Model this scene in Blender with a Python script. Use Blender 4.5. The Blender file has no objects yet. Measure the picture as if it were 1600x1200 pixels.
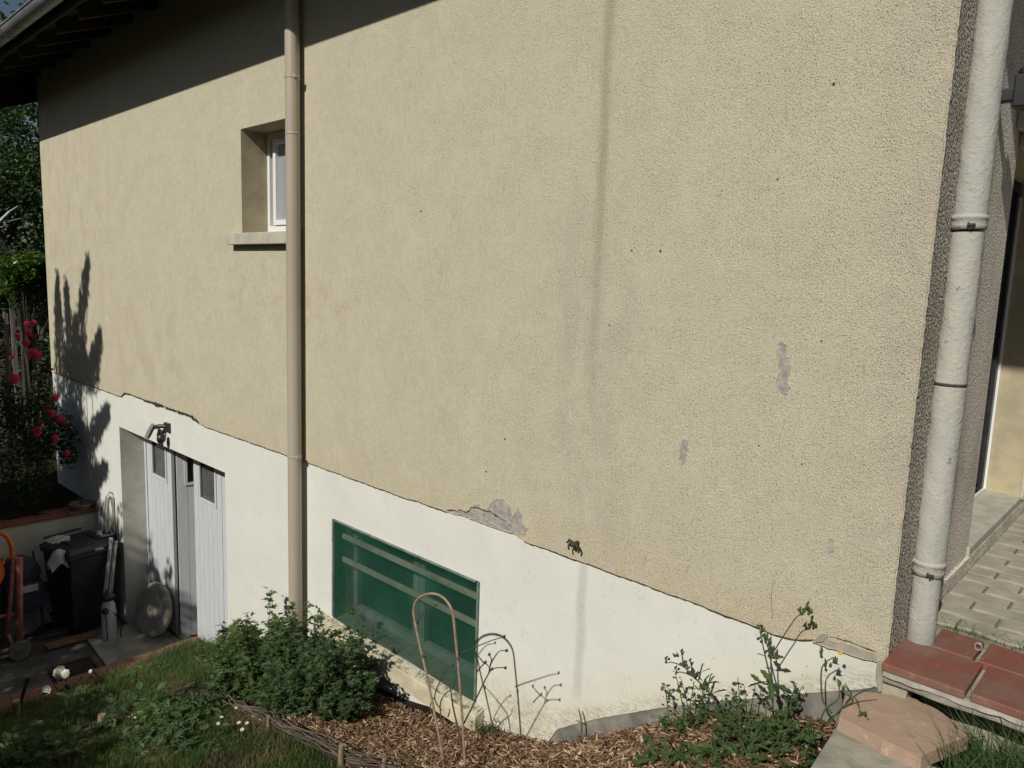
import bpy, math, random
import numpy as np
from mathutils import Vector, Matrix
random.seed(7); rng = np.random.default_rng(7)
S = bpy.context.scene; COL = S.collection; PI = math.pi
# ---------------------------------------------------------------- camera
# world: X along the facade (right), Y into the house, Z up.  The house corner is at X=0, Y=0
FPX = 1152.1
EX = np.array([0.72549, 0.11943, -0.67781]); 
def _u(v): return v / np.linalg.norm(v)
_vx = np.array([-1233., -203., FPX]); _vz = np.array([-290., 8300., FPX])
EX = -_u(_vx); EZ = -_u(_vz); EY = np.cross(EZ, EX); EX = np.cross(EY, EZ)
RM = np.array([EX, EY, EZ])                    # cam (x right, y down, z forward) -> world
CAMP = np.array([0.71, -2.8, 1.3])
cd = bpy.data.cameras.new('camera'); cam = bpy.data.objects.new('camera', cd); COL.objects.link(cam)
cd.sensor_width = 36; cd.lens = 36 * FPX / 1600; cd.clip_start = 0.05; cd.clip_end = 600
m3 = np.column_stack([RM @ [1, 0, 0], RM @ [0, -1, 0], RM @ [0, 0, -1]])
cam.matrix_world = Matrix.Translation(Vector(CAMP)) @ Matrix(m3.tolist()).to_4x4()
S.camera = cam
# measuring helpers: where the line of sight of a photo pixel meets a real plane of the place
def ray(px, py): return RM @ np.array([px - 800, py - 600, FPX])
def onY(px, py, Y=0.): r = ray(px, py); return CAMP + r * (Y - CAMP[1]) / r[1]
def onX(px, py, X): r = ray(px, py); return CAMP + r * (X - CAMP[0]) / r[0]
def onZ(px, py, Z): r = ray(px, py); return CAMP + r * (Z - CAMP[2]) / r[2]
# ---------------------------------------------------------------- light
SUN = np.array([0.20, -1.0, 0.79]); SUN = SUN / np.linalg.norm(SUN)
w = bpy.data.worlds.new('World'); S.world = w; w.use_nodes = True
nt = w.node_tree; bg = nt.nodes['Background']
sky = nt.nodes.new('ShaderNodeTexSky'); sky.sky_type = 'NISHITA'; sky.sun_disc = False
sky.sun_elevation = math.asin(SUN[2]); sky.sun_rotation = math.radians(180 - 11.3)
nt.links.new(sky.outputs[0], bg.inputs[0]); bg.inputs[1].default_value = 0.05
ld = bpy.data.lights.new('sun', 'SUN'); ld.energy = 5.0; ld.angle = math.radians(0.7); ld.color = (1, 0.965, 0.905)
lo = bpy.data.objects.new('sun', ld); COL.objects.link(lo)
lo.rotation_euler = Vector(SUN).to_track_quat('Z', 'Y').to_euler(); lo.location = (2, -6, 8)
S.view_settings.view_transform = 'Standard'; S.view_settings.look = 'None'
S.view_settings.exposure = -0.40; S.view_settings.gamma = 1
# ---------------------------------------------------------------- node helper
class NM:
    def __init__(s, name, rough=0.8, spec=0.3):
        s.m = bpy.data.materials.new(name); s.m.use_nodes = True; s.t = s.m.node_tree
        s.b = s.t.nodes['Principled BSDF']; s.out = s.t.nodes['Material Output']
        s.b.inputs['Roughness'].default_value = rough; s.b.inputs['Specular IOR Level'].default_value = spec
        s.tc = s.t.nodes.new('ShaderNodeTexCoord'); s.co = s.tc.outputs['Object']
    def n(s, typ, **k):
        x = s.t.nodes.new(typ)
        for a, b in k.items(): setattr(x, a, b)
        return x
    def l(s, v, inp):
        if hasattr(v, 'links') or isinstance(v, bpy.types.NodeSocket): s.t.links.new(v, inp)
        elif isinstance(v, (tuple, list)) and len(v) == 3 and inp.type == 'RGBA': inp.default_value = (*v, 1)
        else: inp.default_value = v
    def map(s, scale=(1, 1, 1), loc=(0, 0, 0), rot=(0, 0, 0)):
        x = s.n('ShaderNodeMapping'); s.l(s.co, x.inputs[0]); x.inputs['Scale'].default_value = scale
        x.inputs['Location'].default_value = loc; x.inputs['Rotation'].default_value = rot; return x.outputs[0]
    def noise(s, scale, detail=3, rough=.5, vec=None, dist=0):
        x = s.n('ShaderNodeTexNoise'); s.l(vec or s.co, x.inputs['Vector']); x.inputs['Scale'].default_value = scale
        x.inputs['Detail'].default_value = detail; x.inputs['Roughness'].default_value = rough
        x.inputs['Distortion'].default_value = dist; return x.outputs['Fac']
    def vor(s, scale, vec=None, feat='F1', rnd=1):
        x = s.n('ShaderNodeTexVoronoi', feature=feat); s.l(vec or s.co, x.inputs['Vector'])
        x.inputs['Scale'].default_value = scale; x.inputs['Randomness'].default_value = rnd; return x.outputs['Distance']
    def xyz(s):
        x = s.n('ShaderNodeSeparateXYZ'); s.l(s.co, x.inputs[0]); return x.outputs
    def ma(s, op, a, b=0., c=None, clamp=False):
        x = s.n('ShaderNodeMath', operation=op, use_clamp=clamp); s.l(a, x.inputs[0]); s.l(b, x.inputs[1])
        if c is not None: s.l(c, x.inputs[2])
        return x.outputs[0]
    def rng(s, v, a, b, c=0., d=1., smooth=True):
        x = s.n('ShaderNodeMapRange', interpolation_type='SMOOTHSTEP' if smooth else 'LINEAR'); s.l(v, x.inputs[0])
        for i, q in enumerate((a, b, c, d)): s.l(q, x.inputs[i + 1])
        return x.outputs[0]
    def mix(s, f, a, b, mode='MIX'):
        x = s.n('ShaderNodeMix', data_type='RGBA', blend_type=mode); s.l(f, x.inputs[0]); s.l(a, x.inputs[6]); s.l(b, x.inputs[7])
        return x.outputs[2]
    def bump(s, h, dist=.004, strength=1, prev=None):
        x = s.n('ShaderNodeBump'); s.l(h, x.inputs['Height']); x.inputs['Distance'].default_value = dist
        x.inputs['Strength'].default_value = strength
        if prev: s.l(prev, x.inputs['Normal'])
        return x.outputs[0]
    def isl(s):
        return s.n('ShaderNodeNewGeometry').outputs['Random Per Island']
    def fin(s, col=None, nrm=None, rough=None, metal=None):
        if col is not None: s.l(col, s.b.inputs['Base Color'])
        if nrm is not None: s.l(nrm, s.b.inputs['Normal'])
        if rough is not None: s.l(rough, s.b.inputs['Roughness'])
        if metal is not None: s.b.inputs['Metallic'].default_value = metal
        return s.m
M = {}
def band(n, v, c, wdt, soft):   # 1 inside |v-c|<w
    return n.rng(n.ma('ABSOLUTE', n.ma('SUBTRACT', v, c)), wdt, wdt + soft, 1., 0.)
def crepi():
    n = NM('cream_roughcast', .9, .2); X, Y, Z = n.xyz()
    v1 = n.map((1, 1, .8)); vst = n.map((1, 1, .3))
    fine = n.noise(260, 3, .7, v1, .2); worm = n.vor(190, n.map((1, 1, .8)), 'F1'); st = n.noise(150, 2, .5, vst); grain = n.noise(60, 5, .8, n.map((1, 1, .8)))
    near = n.rng(X, -6, -.3, .8, 1., False)
    big = n.noise(3, 3, .6)
    h = n.ma('ADD', n.ma('MULTIPLY', fine, 1.), n.ma('MULTIPLY', worm, -.45))
    h = n.ma('ADD', h, n.ma('MULTIPLY', st, .4)); h = n.ma('ADD', h, n.ma('MULTIPLY', grain, .9))
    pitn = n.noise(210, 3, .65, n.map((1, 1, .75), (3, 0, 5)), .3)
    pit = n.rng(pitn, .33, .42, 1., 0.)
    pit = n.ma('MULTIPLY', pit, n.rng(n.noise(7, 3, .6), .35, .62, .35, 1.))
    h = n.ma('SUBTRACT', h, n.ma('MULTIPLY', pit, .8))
    base = n.mix(n.rng(big, .3, .7), (.655, .602, .442), (.610, .558, .408))
    base = n.mix(n.ma('MULTIPLY', n.rng(grain, .42, .60), .38), base, (.76, .69, .52))
    base = n.mix(n.ma('MULTIPLY', n.rng(n.noise(14, 4, .7), .4, .75), .25), base, (.62, .53, .385))
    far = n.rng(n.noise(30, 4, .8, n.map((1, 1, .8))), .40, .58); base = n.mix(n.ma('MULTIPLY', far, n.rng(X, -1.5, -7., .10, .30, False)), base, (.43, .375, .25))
    comb = n.noise(85, 3, .65, n.map((1, 1, .11))); base = n.mix(n.ma('MULTIPLY', n.rng(comb, .52, .30), n.rng(n.noise(2.2, 3, .6), .45, .62, .06, .36)), base, (.42, .37, .25)); h = n.ma('ADD', h, n.ma('MULTIPLY', comb, .7))
    # vertical run-off streaks where the rain comes down
    nz = n.noise(5, 4, .65, n.map((2.2, 1, .6)))
    def streak(cx, wd, z0, z1, soft=.16, zs=.45, wob=.34):
        xx = n.ma('ADD', X, n.ma('MULTIPLY', n.ma('SUBTRACT', nz, .5), wob))
        f = n.ma('MULTIPLY', band(n, xx, cx, wd, soft), n.rng(Z, z0 - zs, z0 + zs))
        return n.ma('MULTIPLY', f, n.rng(Z, z1 + zs, z1 - zs))
    brk = n.rng(n.noise(3.2, 5, .75, n.map((2.5, 1, 1))), .40, .62, .1, 1.)
    g1 = n.ma('MULTIPLY', streak(-1.50, .05, .2, 1.7), brk); g2 = n.ma('MULTIPLY', streak(-1.28, .04, .1, 1.6), brk)
    base = n.mix(n.ma('MULTIPLY', g1, .52), base, (.50, .45, .385)); base = n.mix(n.ma('MULTIPLY', g2, .50), base, (.50, .455, .39))
    base = n.mix(n.ma('MULTIPLY', streak(-1.400, .002, 1.15, 6, .045, .9, .06), .62), base, (.38, .325, .215))
    base = n.mix(n.ma('MULTIPLY', streak(-1.40, .02, 1.9, 6, .14, .8), .15), base, (.52, .45, .30))
    # pinkish repair wash and darker patches further along, bluish dirt by the corner
    pk = n.ma('MULTIPLY', band(n, X, -6.9, .5, .6), n.ma('MULTIPLY', band(n, Z, .55, .2, .4), n.rng(n.noise(3, 3, .6), .45, .62)))
    base = n.mix(n.ma('MULTIPLY', pk, .6), base, (.53, .46, .375))
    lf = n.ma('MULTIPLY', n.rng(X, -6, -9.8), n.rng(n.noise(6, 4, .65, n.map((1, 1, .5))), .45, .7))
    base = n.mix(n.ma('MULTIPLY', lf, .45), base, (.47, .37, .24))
    ed = n.ma('MULTIPLY', n.rng(X, -.34, .0), n.rng(n.noise(5, 4, .7), .35, .65)); base = n.mix(n.ma('MULTIPLY', ed, .55), base, (.50, .45, .37))
    # warm orange splash line above the plinth
    sp = n.ma('MULTIPLY', n.rng(Z, .16, -.06), n.rng(n.noise(8, 3, .6), .4, .65)); base = n.mix(n.ma('MULTIPLY', sp, .55), base, (.62, .49, .30))
    wy = n.ma('MULTIPLY', band(n, X, -4.3, .8, .2), n.rng(Z, 1.5, 1.1)); base = n.mix(n.ma('MULTIPLY', n.ma('MULTIPLY', wy, n.rng(n.noise(7, 4, .7), .5, .7)), n.rng(Z, .7, 1.2, 0, .4)), base, (.46, .34, .23))
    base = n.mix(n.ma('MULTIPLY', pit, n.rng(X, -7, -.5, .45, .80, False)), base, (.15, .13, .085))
    # fine hollows painted darker to reinforce the bump relief
    base = n.mix(n.rng(fine, .36, .52, .45, 0.), base, (.27, .23, .15))
    hole = n.rng(n.vor(2.1, n.map((1, 1, 1), (.3, 0, .7))), .008, .014, 1., 0.); base = n.mix(hole, base, (.10, .08, .05))
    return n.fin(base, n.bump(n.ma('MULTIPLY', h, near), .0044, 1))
def roughcast_side():
    n = NM('grimy_lit_roughcast', .95, .15); X, Y, Z = n.xyz()
    h = n.ma('ADD', n.noise(110, 3, .6), n.ma('MULTIPLY', n.vor(95), -.8))
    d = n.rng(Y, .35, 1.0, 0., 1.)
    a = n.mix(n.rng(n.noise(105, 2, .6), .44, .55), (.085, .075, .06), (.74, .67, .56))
    b = n.mix(n.rng(n.noise(120, 2, .5), .38, .54), (.34, .29, .23), (.88, .80, .66))  # far strip coloured paler: grazing sunlight put into the base colour
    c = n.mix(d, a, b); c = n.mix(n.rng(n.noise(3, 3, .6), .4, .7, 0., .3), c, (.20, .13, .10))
    return n.fin(c, n.bump(h, .004, 1))
def paintwall():
    n = NM('white_painted_plinth', .8, .25); X, Y, Z = n.xyz()
    h = n.ma('ADD', n.noise(9, 3, .5), n.ma('MULTIPLY', n.noise(70, 3, .6), .25))
    # foot line of the wall: paint flakes there
    foot = n.ma('ADD', n.ma('MULTIPLY', n.rng(X, -1.55, -.0, 0., 1., False), .88), -1.02)
    up = n.ma('SUBTRACT', Z, foot)
    fl = n.ma('MULTIPLY', n.rng(up, .15, .02), n.rng(n.noise(17, 4, .7, n.map((1, 1, 3.2)), 1.2), .54, .57))
    fl = n.ma('MULTIPLY', fl, n.rng(X, -2.05, -1.6))
    base = n.mix(n.rng(n.noise(2.2, 4, .6), .3, .7), (.70, .70, .63), (.65, .65, .58))
    base = n.mix(n.rng(n.noise(7, 3, .6), .4, .7, 0., .35), base, (.69, .675, .59))
    yl = n.ma('MULTIPLY', n.rng(up, .36, .0, 0., .5), n.rng(X, -2.4, -1.9)); base = n.mix(yl, base, (.66, .61, .44))
    lg = n.rng(n.ma('ADD', Z, n.ma('MULTIPLY', n.noise(3, 3, .6), .5)), -.9, -1.5, 0., .22); base = n.mix(lg, base, (.60, .575, .47))
    xx = n.ma('ADD', X, n.ma('MULTIPLY', n.ma('SUBTRACT', n.noise(3, 3, .6), .5), .06))
    wet = n.ma('MULTIPLY', band(n, xx, -1.40, .010, .035), n.rng(n.noise(5, 3, .6, n.map((1, 1, .8))), .25, .5, .5, 1.))
    wet = n.ma('MULTIPLY', wet, n.rng(Z, -.86, -.7)); base = n.mix(n.ma('MULTIPLY', wet, .5), base, (.42, .43, .39))
    sh = n.ma('MULTIPLY', n.rng(X, -.4, -.05), n.rng(n.noise(6, 3, .6), .35, .7, 0., .5)); base = n.mix(sh, base, (.52, .53, .50))
    spl = n.ma('MULTIPLY', n.rng(up, .16, .0), n.rng(n.noise(30, 5, .75), .42, .62)); base = n.mix(n.ma('MULTIPLY', n.ma('MULTIPLY', spl, n.rng(X, -2.3, -1.9)), .45), base, (.36, .29, .19))
    hc = n.rng(n.ma('ABSOLUTE', n.ma('SUBTRACT', n.noise(1.7, 5, .62), .5)), .0, .0022, 1., 0.); base = n.mix(n.ma('MULTIPLY', hc, .35), base, (.33, .31, .26))
    base = n.mix(n.ma('MULTIPLY', fl, .22), base, (.50, .46, .36))
    spk = n.rng(n.vor(9, n.map((1, 1, 1), (.1, 0, .2))), .025, .04, 1., 0.); spk = n.ma('MULTIPLY', spk, n.rng(n.noise(3, 2, .5), .5, .55))
    base = n.mix(n.ma('MULTIPLY', spk, .6), base, (.25, .23, .18))
    b1 = n.bump(h, .004, .6); return n.fin(base, n.bump(fl, .0022, .8, b1))
def simple(name, c1, c2=None, scale=8, rough=.7, bump=0, bs=60, spec=.3, metal=None, vec=None, lo_=.35, hi_=.65):
    n = NM(name, rough, spec); c2 = c2 or tuple(x * .8 for x in c1)
    v = n.map(vec) if vec else None
    col = n.mix(n.rng(n.noise(scale, 4, .6, v), lo_, hi_), c1, c2)
    nr = n.bump(n.noise(bs, 3, .6, v), bump, 1) if bump else None
    return n.fin(col, nr, None, metal)
def leafmat(name, c1, c2, c3=None, trans=.35, rough=.55):
    n = NM(name, rough, .35); r = n.isl()
    col = n.mix(r, c1, c2)
    if c3: col = n.mix(n.rng(n.noise(3.5, 3, .6), .45, .62), col, c3)
    n.fin(col)
    tr = n.n('ShaderNodeBsdfTranslucent'); n.l(n.mix(.5, col, (c2[0] * 1.5, c2[1] * 1.6, c2[2] * .6)), tr.inputs[0])
    mx = n.n('ShaderNodeMixShader'); mx.inputs[0].default_value = trans
    n.t.links.new(n.b.outputs[0], mx.inputs[1]); n.t.links.new(tr.outputs[0], mx.inputs[2]); n.t.links.new(mx.outputs[0], n.out.inputs[0])
    return n.m
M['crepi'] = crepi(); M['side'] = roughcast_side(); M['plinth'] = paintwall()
M['smoothcream'] = simple('smooth_cream_reveal', (.46, .395, .25), (.36, .31, .21), 6, .85, .0015, 50)
M['revealwhite'] = simple('whitewashed_reveal', (.60, .58, .49), (.50, .48, .40), 5, .85, .002, 40)
M['sill'] = simple('cast_stone_sill', (.50, .47, .36), (.40, .38, .30), 10, .85, .0012, 90)
M['mortar'] = simple('grey_mortar', (.42, .38, .345), (.28, .255, .235), 24, .9, .004, 90)
M['cement'] = simple('pale_cement', (.40, .36, .28), (.29, .27, .22), 10, .9, .002, 90)
M['lipcement'] = simple('pale_mortar_smear', (.50, .47, .40), (.34, .32, .27), 16, .9, .002, 90)
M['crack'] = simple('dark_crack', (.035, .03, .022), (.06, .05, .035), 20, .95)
M['bitumen'] = simple('bitumen_coating', (.27, .25, .20), (.13, .125, .115), 6, .85, .002, 60, vec=(1, 1, .9))
M['concrete'] = simple('weathered_concrete', (.37, .34, .27), (.24, .225, .18), 11, .9, .006, 45)
M['ledge'] = simple('painted_ledge', (.62, .57, .40), (.45, .41, .28), 6, .85, .003, 60)
n = NM('lichened_sill', .9); M['ledgetop'] = n.fin(n.mix(n.rng(n.noise(16, 5, .7), .42, .6), (.50, .46, .33), (.17, .16, .10)), n.bump(n.noise(60, 3, .6), .003))
M['pvc'] = simple('sand_coloured_pipe', (.42, .36, .285), (.38, .325, .255), 2, .42, 0, spec=.5, vec=(1, 1, .3))
n = NM('crusty_painted_pipe', .75, .3); X, Y, Z = n.xyz()
pc = n.mix(n.rng(n.noise(5, 4, .65, n.map((1, 1, .5))), .35, .65), (.47, .455, .39), (.42, .42, .37))
pc = n.mix(n.rng(n.noise(2.2, 3, .6), .52, .66, 0., .75), pc, (.42, .44, .42))
pc = n.mix(n.rng(n.noise(9, 4, .7, n.map((1, 1, .4))), .52, .66, 0., .35), pc, (.50, .455, .34))
pc = n.mix(n.rng(n.noise(17, 4, .7), .66, .72, 0., .9), pc, (.15, .13, .11))
pc = n.mix(n.rng(Z, .12, .0, 0., .6), pc, (.25, .25, .22))
bl = n.vor(70, n.map((1, 1, 1.6))); pc = n.mix(n.rng(n.noise(6, 5, .75, n.map((3, 3, .35))), .5, .7, 0., .45), pc, (.33, .32, .27)); M['crustpipe'] = n.fin(pc, n.bump(n.ma('ADD', n.noise(60, 4, .7, n.map((1, 1, 1)), .3), n.ma('MULTIPLY', n.rng(n.noise(24, 3, .6), .55, .7), .3)), .0040, 1))
M['zinc'] = simple('weathered_zinc', (.30, .31, .31), (.20, .21, .21), 5, .55, 0, spec=.5, metal=.5)
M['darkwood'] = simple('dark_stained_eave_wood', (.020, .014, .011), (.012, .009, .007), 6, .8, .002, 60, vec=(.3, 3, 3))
M['rooftile'] = simple('clay_roof_tile', (.25, .10, .06), (.16, .08, .055), 6, .85, .003, 30)
M['whitepvc'] = simple('white_window_paint', (.78, .78, .76), (.74, .74, .73), 3, .35, spec=.5)
n = NM('dark_glass', .06, .6); M['glass'] = n.fin((.035, .04, .045))
n = NM('curtained_glass', .12, .6); M['curtain'] = n.fin((.30, .31, .32))
n = NM('frosted_pane', .25, .5); M['frost'] = n.fin(n.mix(n.rng(n.noise(6, 3, .6), .3, .7), (.115, .115, .105), (.075, .078, .075)))
n = NM('bluish_white_door_paint', .55, .35); X, Y, Z = n.xyz()
dc = n.mix(n.rng(n.noise(14, 4, .7, n.map((3, 3, .25))), .35, .7), (.57, .585, .595), (.50, .515, .53))
dc = n.mix(n.rng(n.noise(30, 4, .7, n.map((1, 1, .5))), .66, .72, 0., .8), dc, (.16, .14, .12))
dc = n.mix(n.rng(n.ma('ADD', Z, n.ma('MULTIPLY', n.noise(8, 3, .6), .4)), -2.0, -2.6, 0., .6), dc, (.22, .23, .25)); M['doorpaint'] = n.fin(dc, n.bump(n.noise(60, 3, .6, n.map((1, 1, .2))), .001))
M['terracotta'] = simple('terracotta_tile', (.25, .075, .045), (.20, .085, .06), 9, .6, .0012, 60, spec=.35)
n = NM('worn_terracotta', .62, .35); tcc = n.mix(n.rng(n.noise(6, 5, .7), .35, .66), (.235, .072, .046), (.185, .095, .068))
tcc = n.mix(n.rng(n.noise(38, 5, .7), .57, .72, 0., .7), tcc, (.42, .24, .17)); tcc = n.mix(n.rng(n.noise(5, 5, .7), .45, .7, 0., .7), tcc, (.22, .13, .10)); M['terra2'] = n.fin(tcc, n.bump(n.noise(70, 4, .6), .0015))
M['grout'] = simple('cement_grout', (.33, .30, .24), (.24, .22, .18), 20, .9, .002, 120)
M['paver'] = simple('concrete_paver', (.40, .365, .275), (.30, .275, .21), 7, .85, .002, 130)
M['paverjoint'] = simple('sandy_joint', (.24, .23, .175), (.16, .155, .115), 30, .95, .002, 120)
n = NM('pink_sandstone', .85, .2); sc_ = n.mix(n.rng(n.noise(4, 5, .65), .35, .65), (.395, .28, .20), (.34, .245, .178))
sc_ = n.mix(n.rng(n.noise(24, 4, .7), .58, .72, 0., .5), sc_, (.62, .48, .37)); M['sandstone'] = n.fin(sc_, n.bump(n.ma('ADD', n.noise(12, 4, .6), n.ma('MULTIPLY', n.noise(120, 2, .6), .25)), .006))
n = NM('garden_soil', .95, .1); gc = n.mix(n.rng(n.noise(10, 4, .7), .35, .65), (.045, .032, .02), (.022, .017, .012)); M['soil'] = n.fin(gc, n.bump(n.noise(40, 4, .7), .02))
n = NM('turf_soil', .95, .1); gc = n.mix(n.rng(n.noise(6, 4, .7), .4, .62), (.035, .05, .015), (.055, .045, .022)); M['turf'] = n.fin(gc, n.bump(n.noise(50, 4, .7), .02))
n = NM('stained_yard_concrete', .85, .25); yc = n.mix(n.rng(n.noise(2.5, 5, .7), .35, .65), (.16, .15, .13), (.07, .066, .06)); M['yard'] = n.fin(yc, n.bump(n.noise(70, 4, .7), .004))
M['apron'] = simple('yard_apron_concrete', (.38, .365, .30), (.24, .23, .195), 5, .85, .002, 90)
n = NM('mulch_chip', .85, .2); r = n.isl(); mc = n.mix(n.ma('POWER', r, 1.5), (.07, .035, .022), (.40, .25, .14))
mc = n.mix(n.rng(r, .80, .86), mc, (.52, .38, .24)); mc = n.mix(n.rng(r, .14, .10), mc, (.06, .03, .018)); M['chip'] = n.fin(mc, n.bump(n.noise(120, 3, .6, n.map((1, 1, 1))), .001))
M['stem'] = simple('brown_stem', (.10, .065, .04), (.06, .045, .03), 20, .8)
M['greenstem'] = simple('green_stem', (.075, .10, .045), (.06, .07, .04), 20, .6)
M['twig'] = simple('dead_twig', (.17, .12, .08), (.09, .065, .045), 25, .85)
n = NM('woven_willow', .85, .2); wr_ = n.isl(); wc = n.mix(wr_, (.055, .042, .034), (.20, .155, .115)); M['wattle'] = n.fin(n.mix(n.rng(n.noise(30, 4, .7, n.map((3, 1, 1))), .4, .7, 0., .5), wc, (.06, .05, .04)), n.bump(n.noise(100, 3, .6), .001))
M['stake'] = simple('cut_wood_stake', (.30, .22, .15), (.16, .12, .08), 18, .85, .002, 60, vec=(3, 3, .5))
M['cane'] = simple('bamboo_hoop', (.34, .255, .18), (.24, .17, .115), 14, .6, .0006, 60, vec=(1, 1, 3))
M['bark'] = simple('tree_bark', (.10, .08, .06), (.05, .04, .03), 12, .9, .01, 30, vec=(3, 3, .5))
M['grass'] = leafmat('grass_blades', (.055, .10, .028), (.125, .18, .055), (.19, .165, .08), .4)
M['grass2'] = leafmat('tall_grass_blades', (.045, .09, .025), (.085, .135, .04), None, .3)
M['leafA'] = leafmat('lobed_leaf_light', (.06, .105, .032), (.125, .185, .06), None, .35)
M['leafB'] = leafmat('lobed_leaf_dark', (.042, .078, .03), (.088, .135, .05), None, .3)
M['weedleaf'] = leafmat('weed_leaf', (.03, .07, .02), (.085, .13, .04), None, .25)
M['treeleaf'] = leafmat('tree_leaf', (.05, .10, .028), (.09, .16, .045), None, .3, .4)
M['greyleaf'] = leafmat('grey_green_leaf', (.09, .125, .075), (.14, .18, .11), None, .2)
M['laurel'] = leafmat('glossy_laurel_leaf', (.05, .11, .022), (.11, .19, .035), None, .25, .3)
M['roseleaf'] = leafmat('rose_leaf', (.02, .05, .018), (.045, .08, .028), None, .25)
n = NM('red_petal', .6, .3); M['redpetal'] = n.fin(n.mix(n.isl(), (.55, .015, .055), (.72, .05, .12)))
n = NM('white_petal', .6, .3); M['whitepetal'] = n.fin(n.mix(n.isl(), (.84, .84, .74), (.78, .77, .60)))
M['yellow'] = simple('yellow_floret', (.75, .45, .03), (.65, .38, .03), 20, .6)
M['fencewood'] = simple('silvered_paling', (.34, .31, .27), (.18, .165, .14), 12, .9, .002, 60, vec=(2, 2, .3))
M['binplastic'] = simple('black_bin_plastic', (.022, .023, .026), (.016, .017, .019), 8, .5, .0006, 200, spec=.4)
M['rubber'] = simple('black_rubber', (.02, .02, .02), (.03, .028, .026), 30, .8)
M['orange'] = simple('orange_mixer_paint', (.60, .14, .03), (.48, .11, .03), 10, .5, .0008, 60)
M['pinkframe'] = simple('faded_red_frame_paint', (.42, .17, .13), (.30, .11, .08), 12, .6, .001, 60)
M['wheelgrey'] = simple('grey_plastic_wheel', (.17, .165, .15), (.11, .105, .095), 20, .8, .001, 60)
M['alu'] = simple('scuffed_aluminium', (.60, .58, .54), (.42, .41, .38), 18, .45, 0, spec=.5, metal=.5)
M['rag'] = simple('grey_white_cloth', (.50, .48, .46), (.36, .35, .36), 12, .9, .003, 60)
M['navy'] = simple('navy_fabric', (.04, .045, .075), (.025, .028, .045), 14, .85, .003, 60)
M['tarp'] = simple('grey_green_tarp', (.15, .155, .145), (.11, .115, .11), 3, .8, .004, 20)
M['tank'] = simple('translucent_white_plastic', (.66, .66, .72), (.55, .55, .62), 6, .4)
M['blackplastic'] = simple('black_plastic', (.018, .018, .02), (.03, .03, .03), 10, .4, spec=.5)
M['stonedisc'] = simple('cast_concrete_disc', (.42, .39, .32), (.30, .275, .23), 5, .8, .001, 60, vec=(1, 1, 1))
M['plank'] = simple('raw_plank', (.28, .16, .09), (.19, .11, .07), 12, .8, .001, 60, vec=(.5, 4, 4))
M['iron'] = simple('rusty_iron', (.10, .09, .085), (.06, .045, .035), 40, .7, .001, 120, metal=.3)
M['pot'] = simple('clay_pot', (.30, .20, .14), (.22, .15, .11), 10, .85, .001, 60)
M['oldframe'] = simple('dull_frame_paint', (.42, .44, .42), (.30, .32, .31), 9, .6)
M['greyframe'] = simple('grey_batten', (.20, .24, .20), (.12, .15, .13), 12, .8, .001, 60)
M['bars'] = simple('painted_window_bar', (.78, .74, .60), (.60, .56, .44), 16, .7)
M['lampgrey'] = simple('pale_grey_lamp_shell', (.36, .36, .32), (.28, .28, .25), 12, .6)
# green netting: threads and holes finer than a pixel
n = NM('green_net', .9, .08); dn = n.rng(n.noise(2.2, 3, .6, n.map((1, 1, 1))), .3, .7)
wv = n.n('ShaderNodeTexWave', wave_type='BANDS', bands_direction='DIAGONAL'); n.l(n.co, wv.inputs[0]); wv.inputs['Scale'].default_value = 32
gcol = n.mix(dn, (.010, .062, .036), (.018, .085, .050)); X, Y, Z = n.xyz(); gcol = n.mix(n.ma('MULTIPLY', n.rng(n.ma('ADD', Z, n.ma('MULTIPLY', n.noise(3, 3, .6), .5)), .45, .15), .6), gcol, (.05, .085, .05)); n.fin(gcol)
tp = n.n('ShaderNodeBsdfTransparent'); mx = n.n('ShaderNodeMixShader')
n.l(n.ma('ADD', n.rng(dn, 0., 1., .54, .68, False), n.ma('MULTIPLY', wv.outputs['Fac'], .07)), mx.inputs[0])
n.t.links.new(tp.outputs[0], mx.inputs[1]); n.t.links.new(n.b.outputs[0], mx.inputs[2]); n.t.links.new(mx.outputs[0], n.out.inputs[0]); M['net'] = n.m
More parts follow.
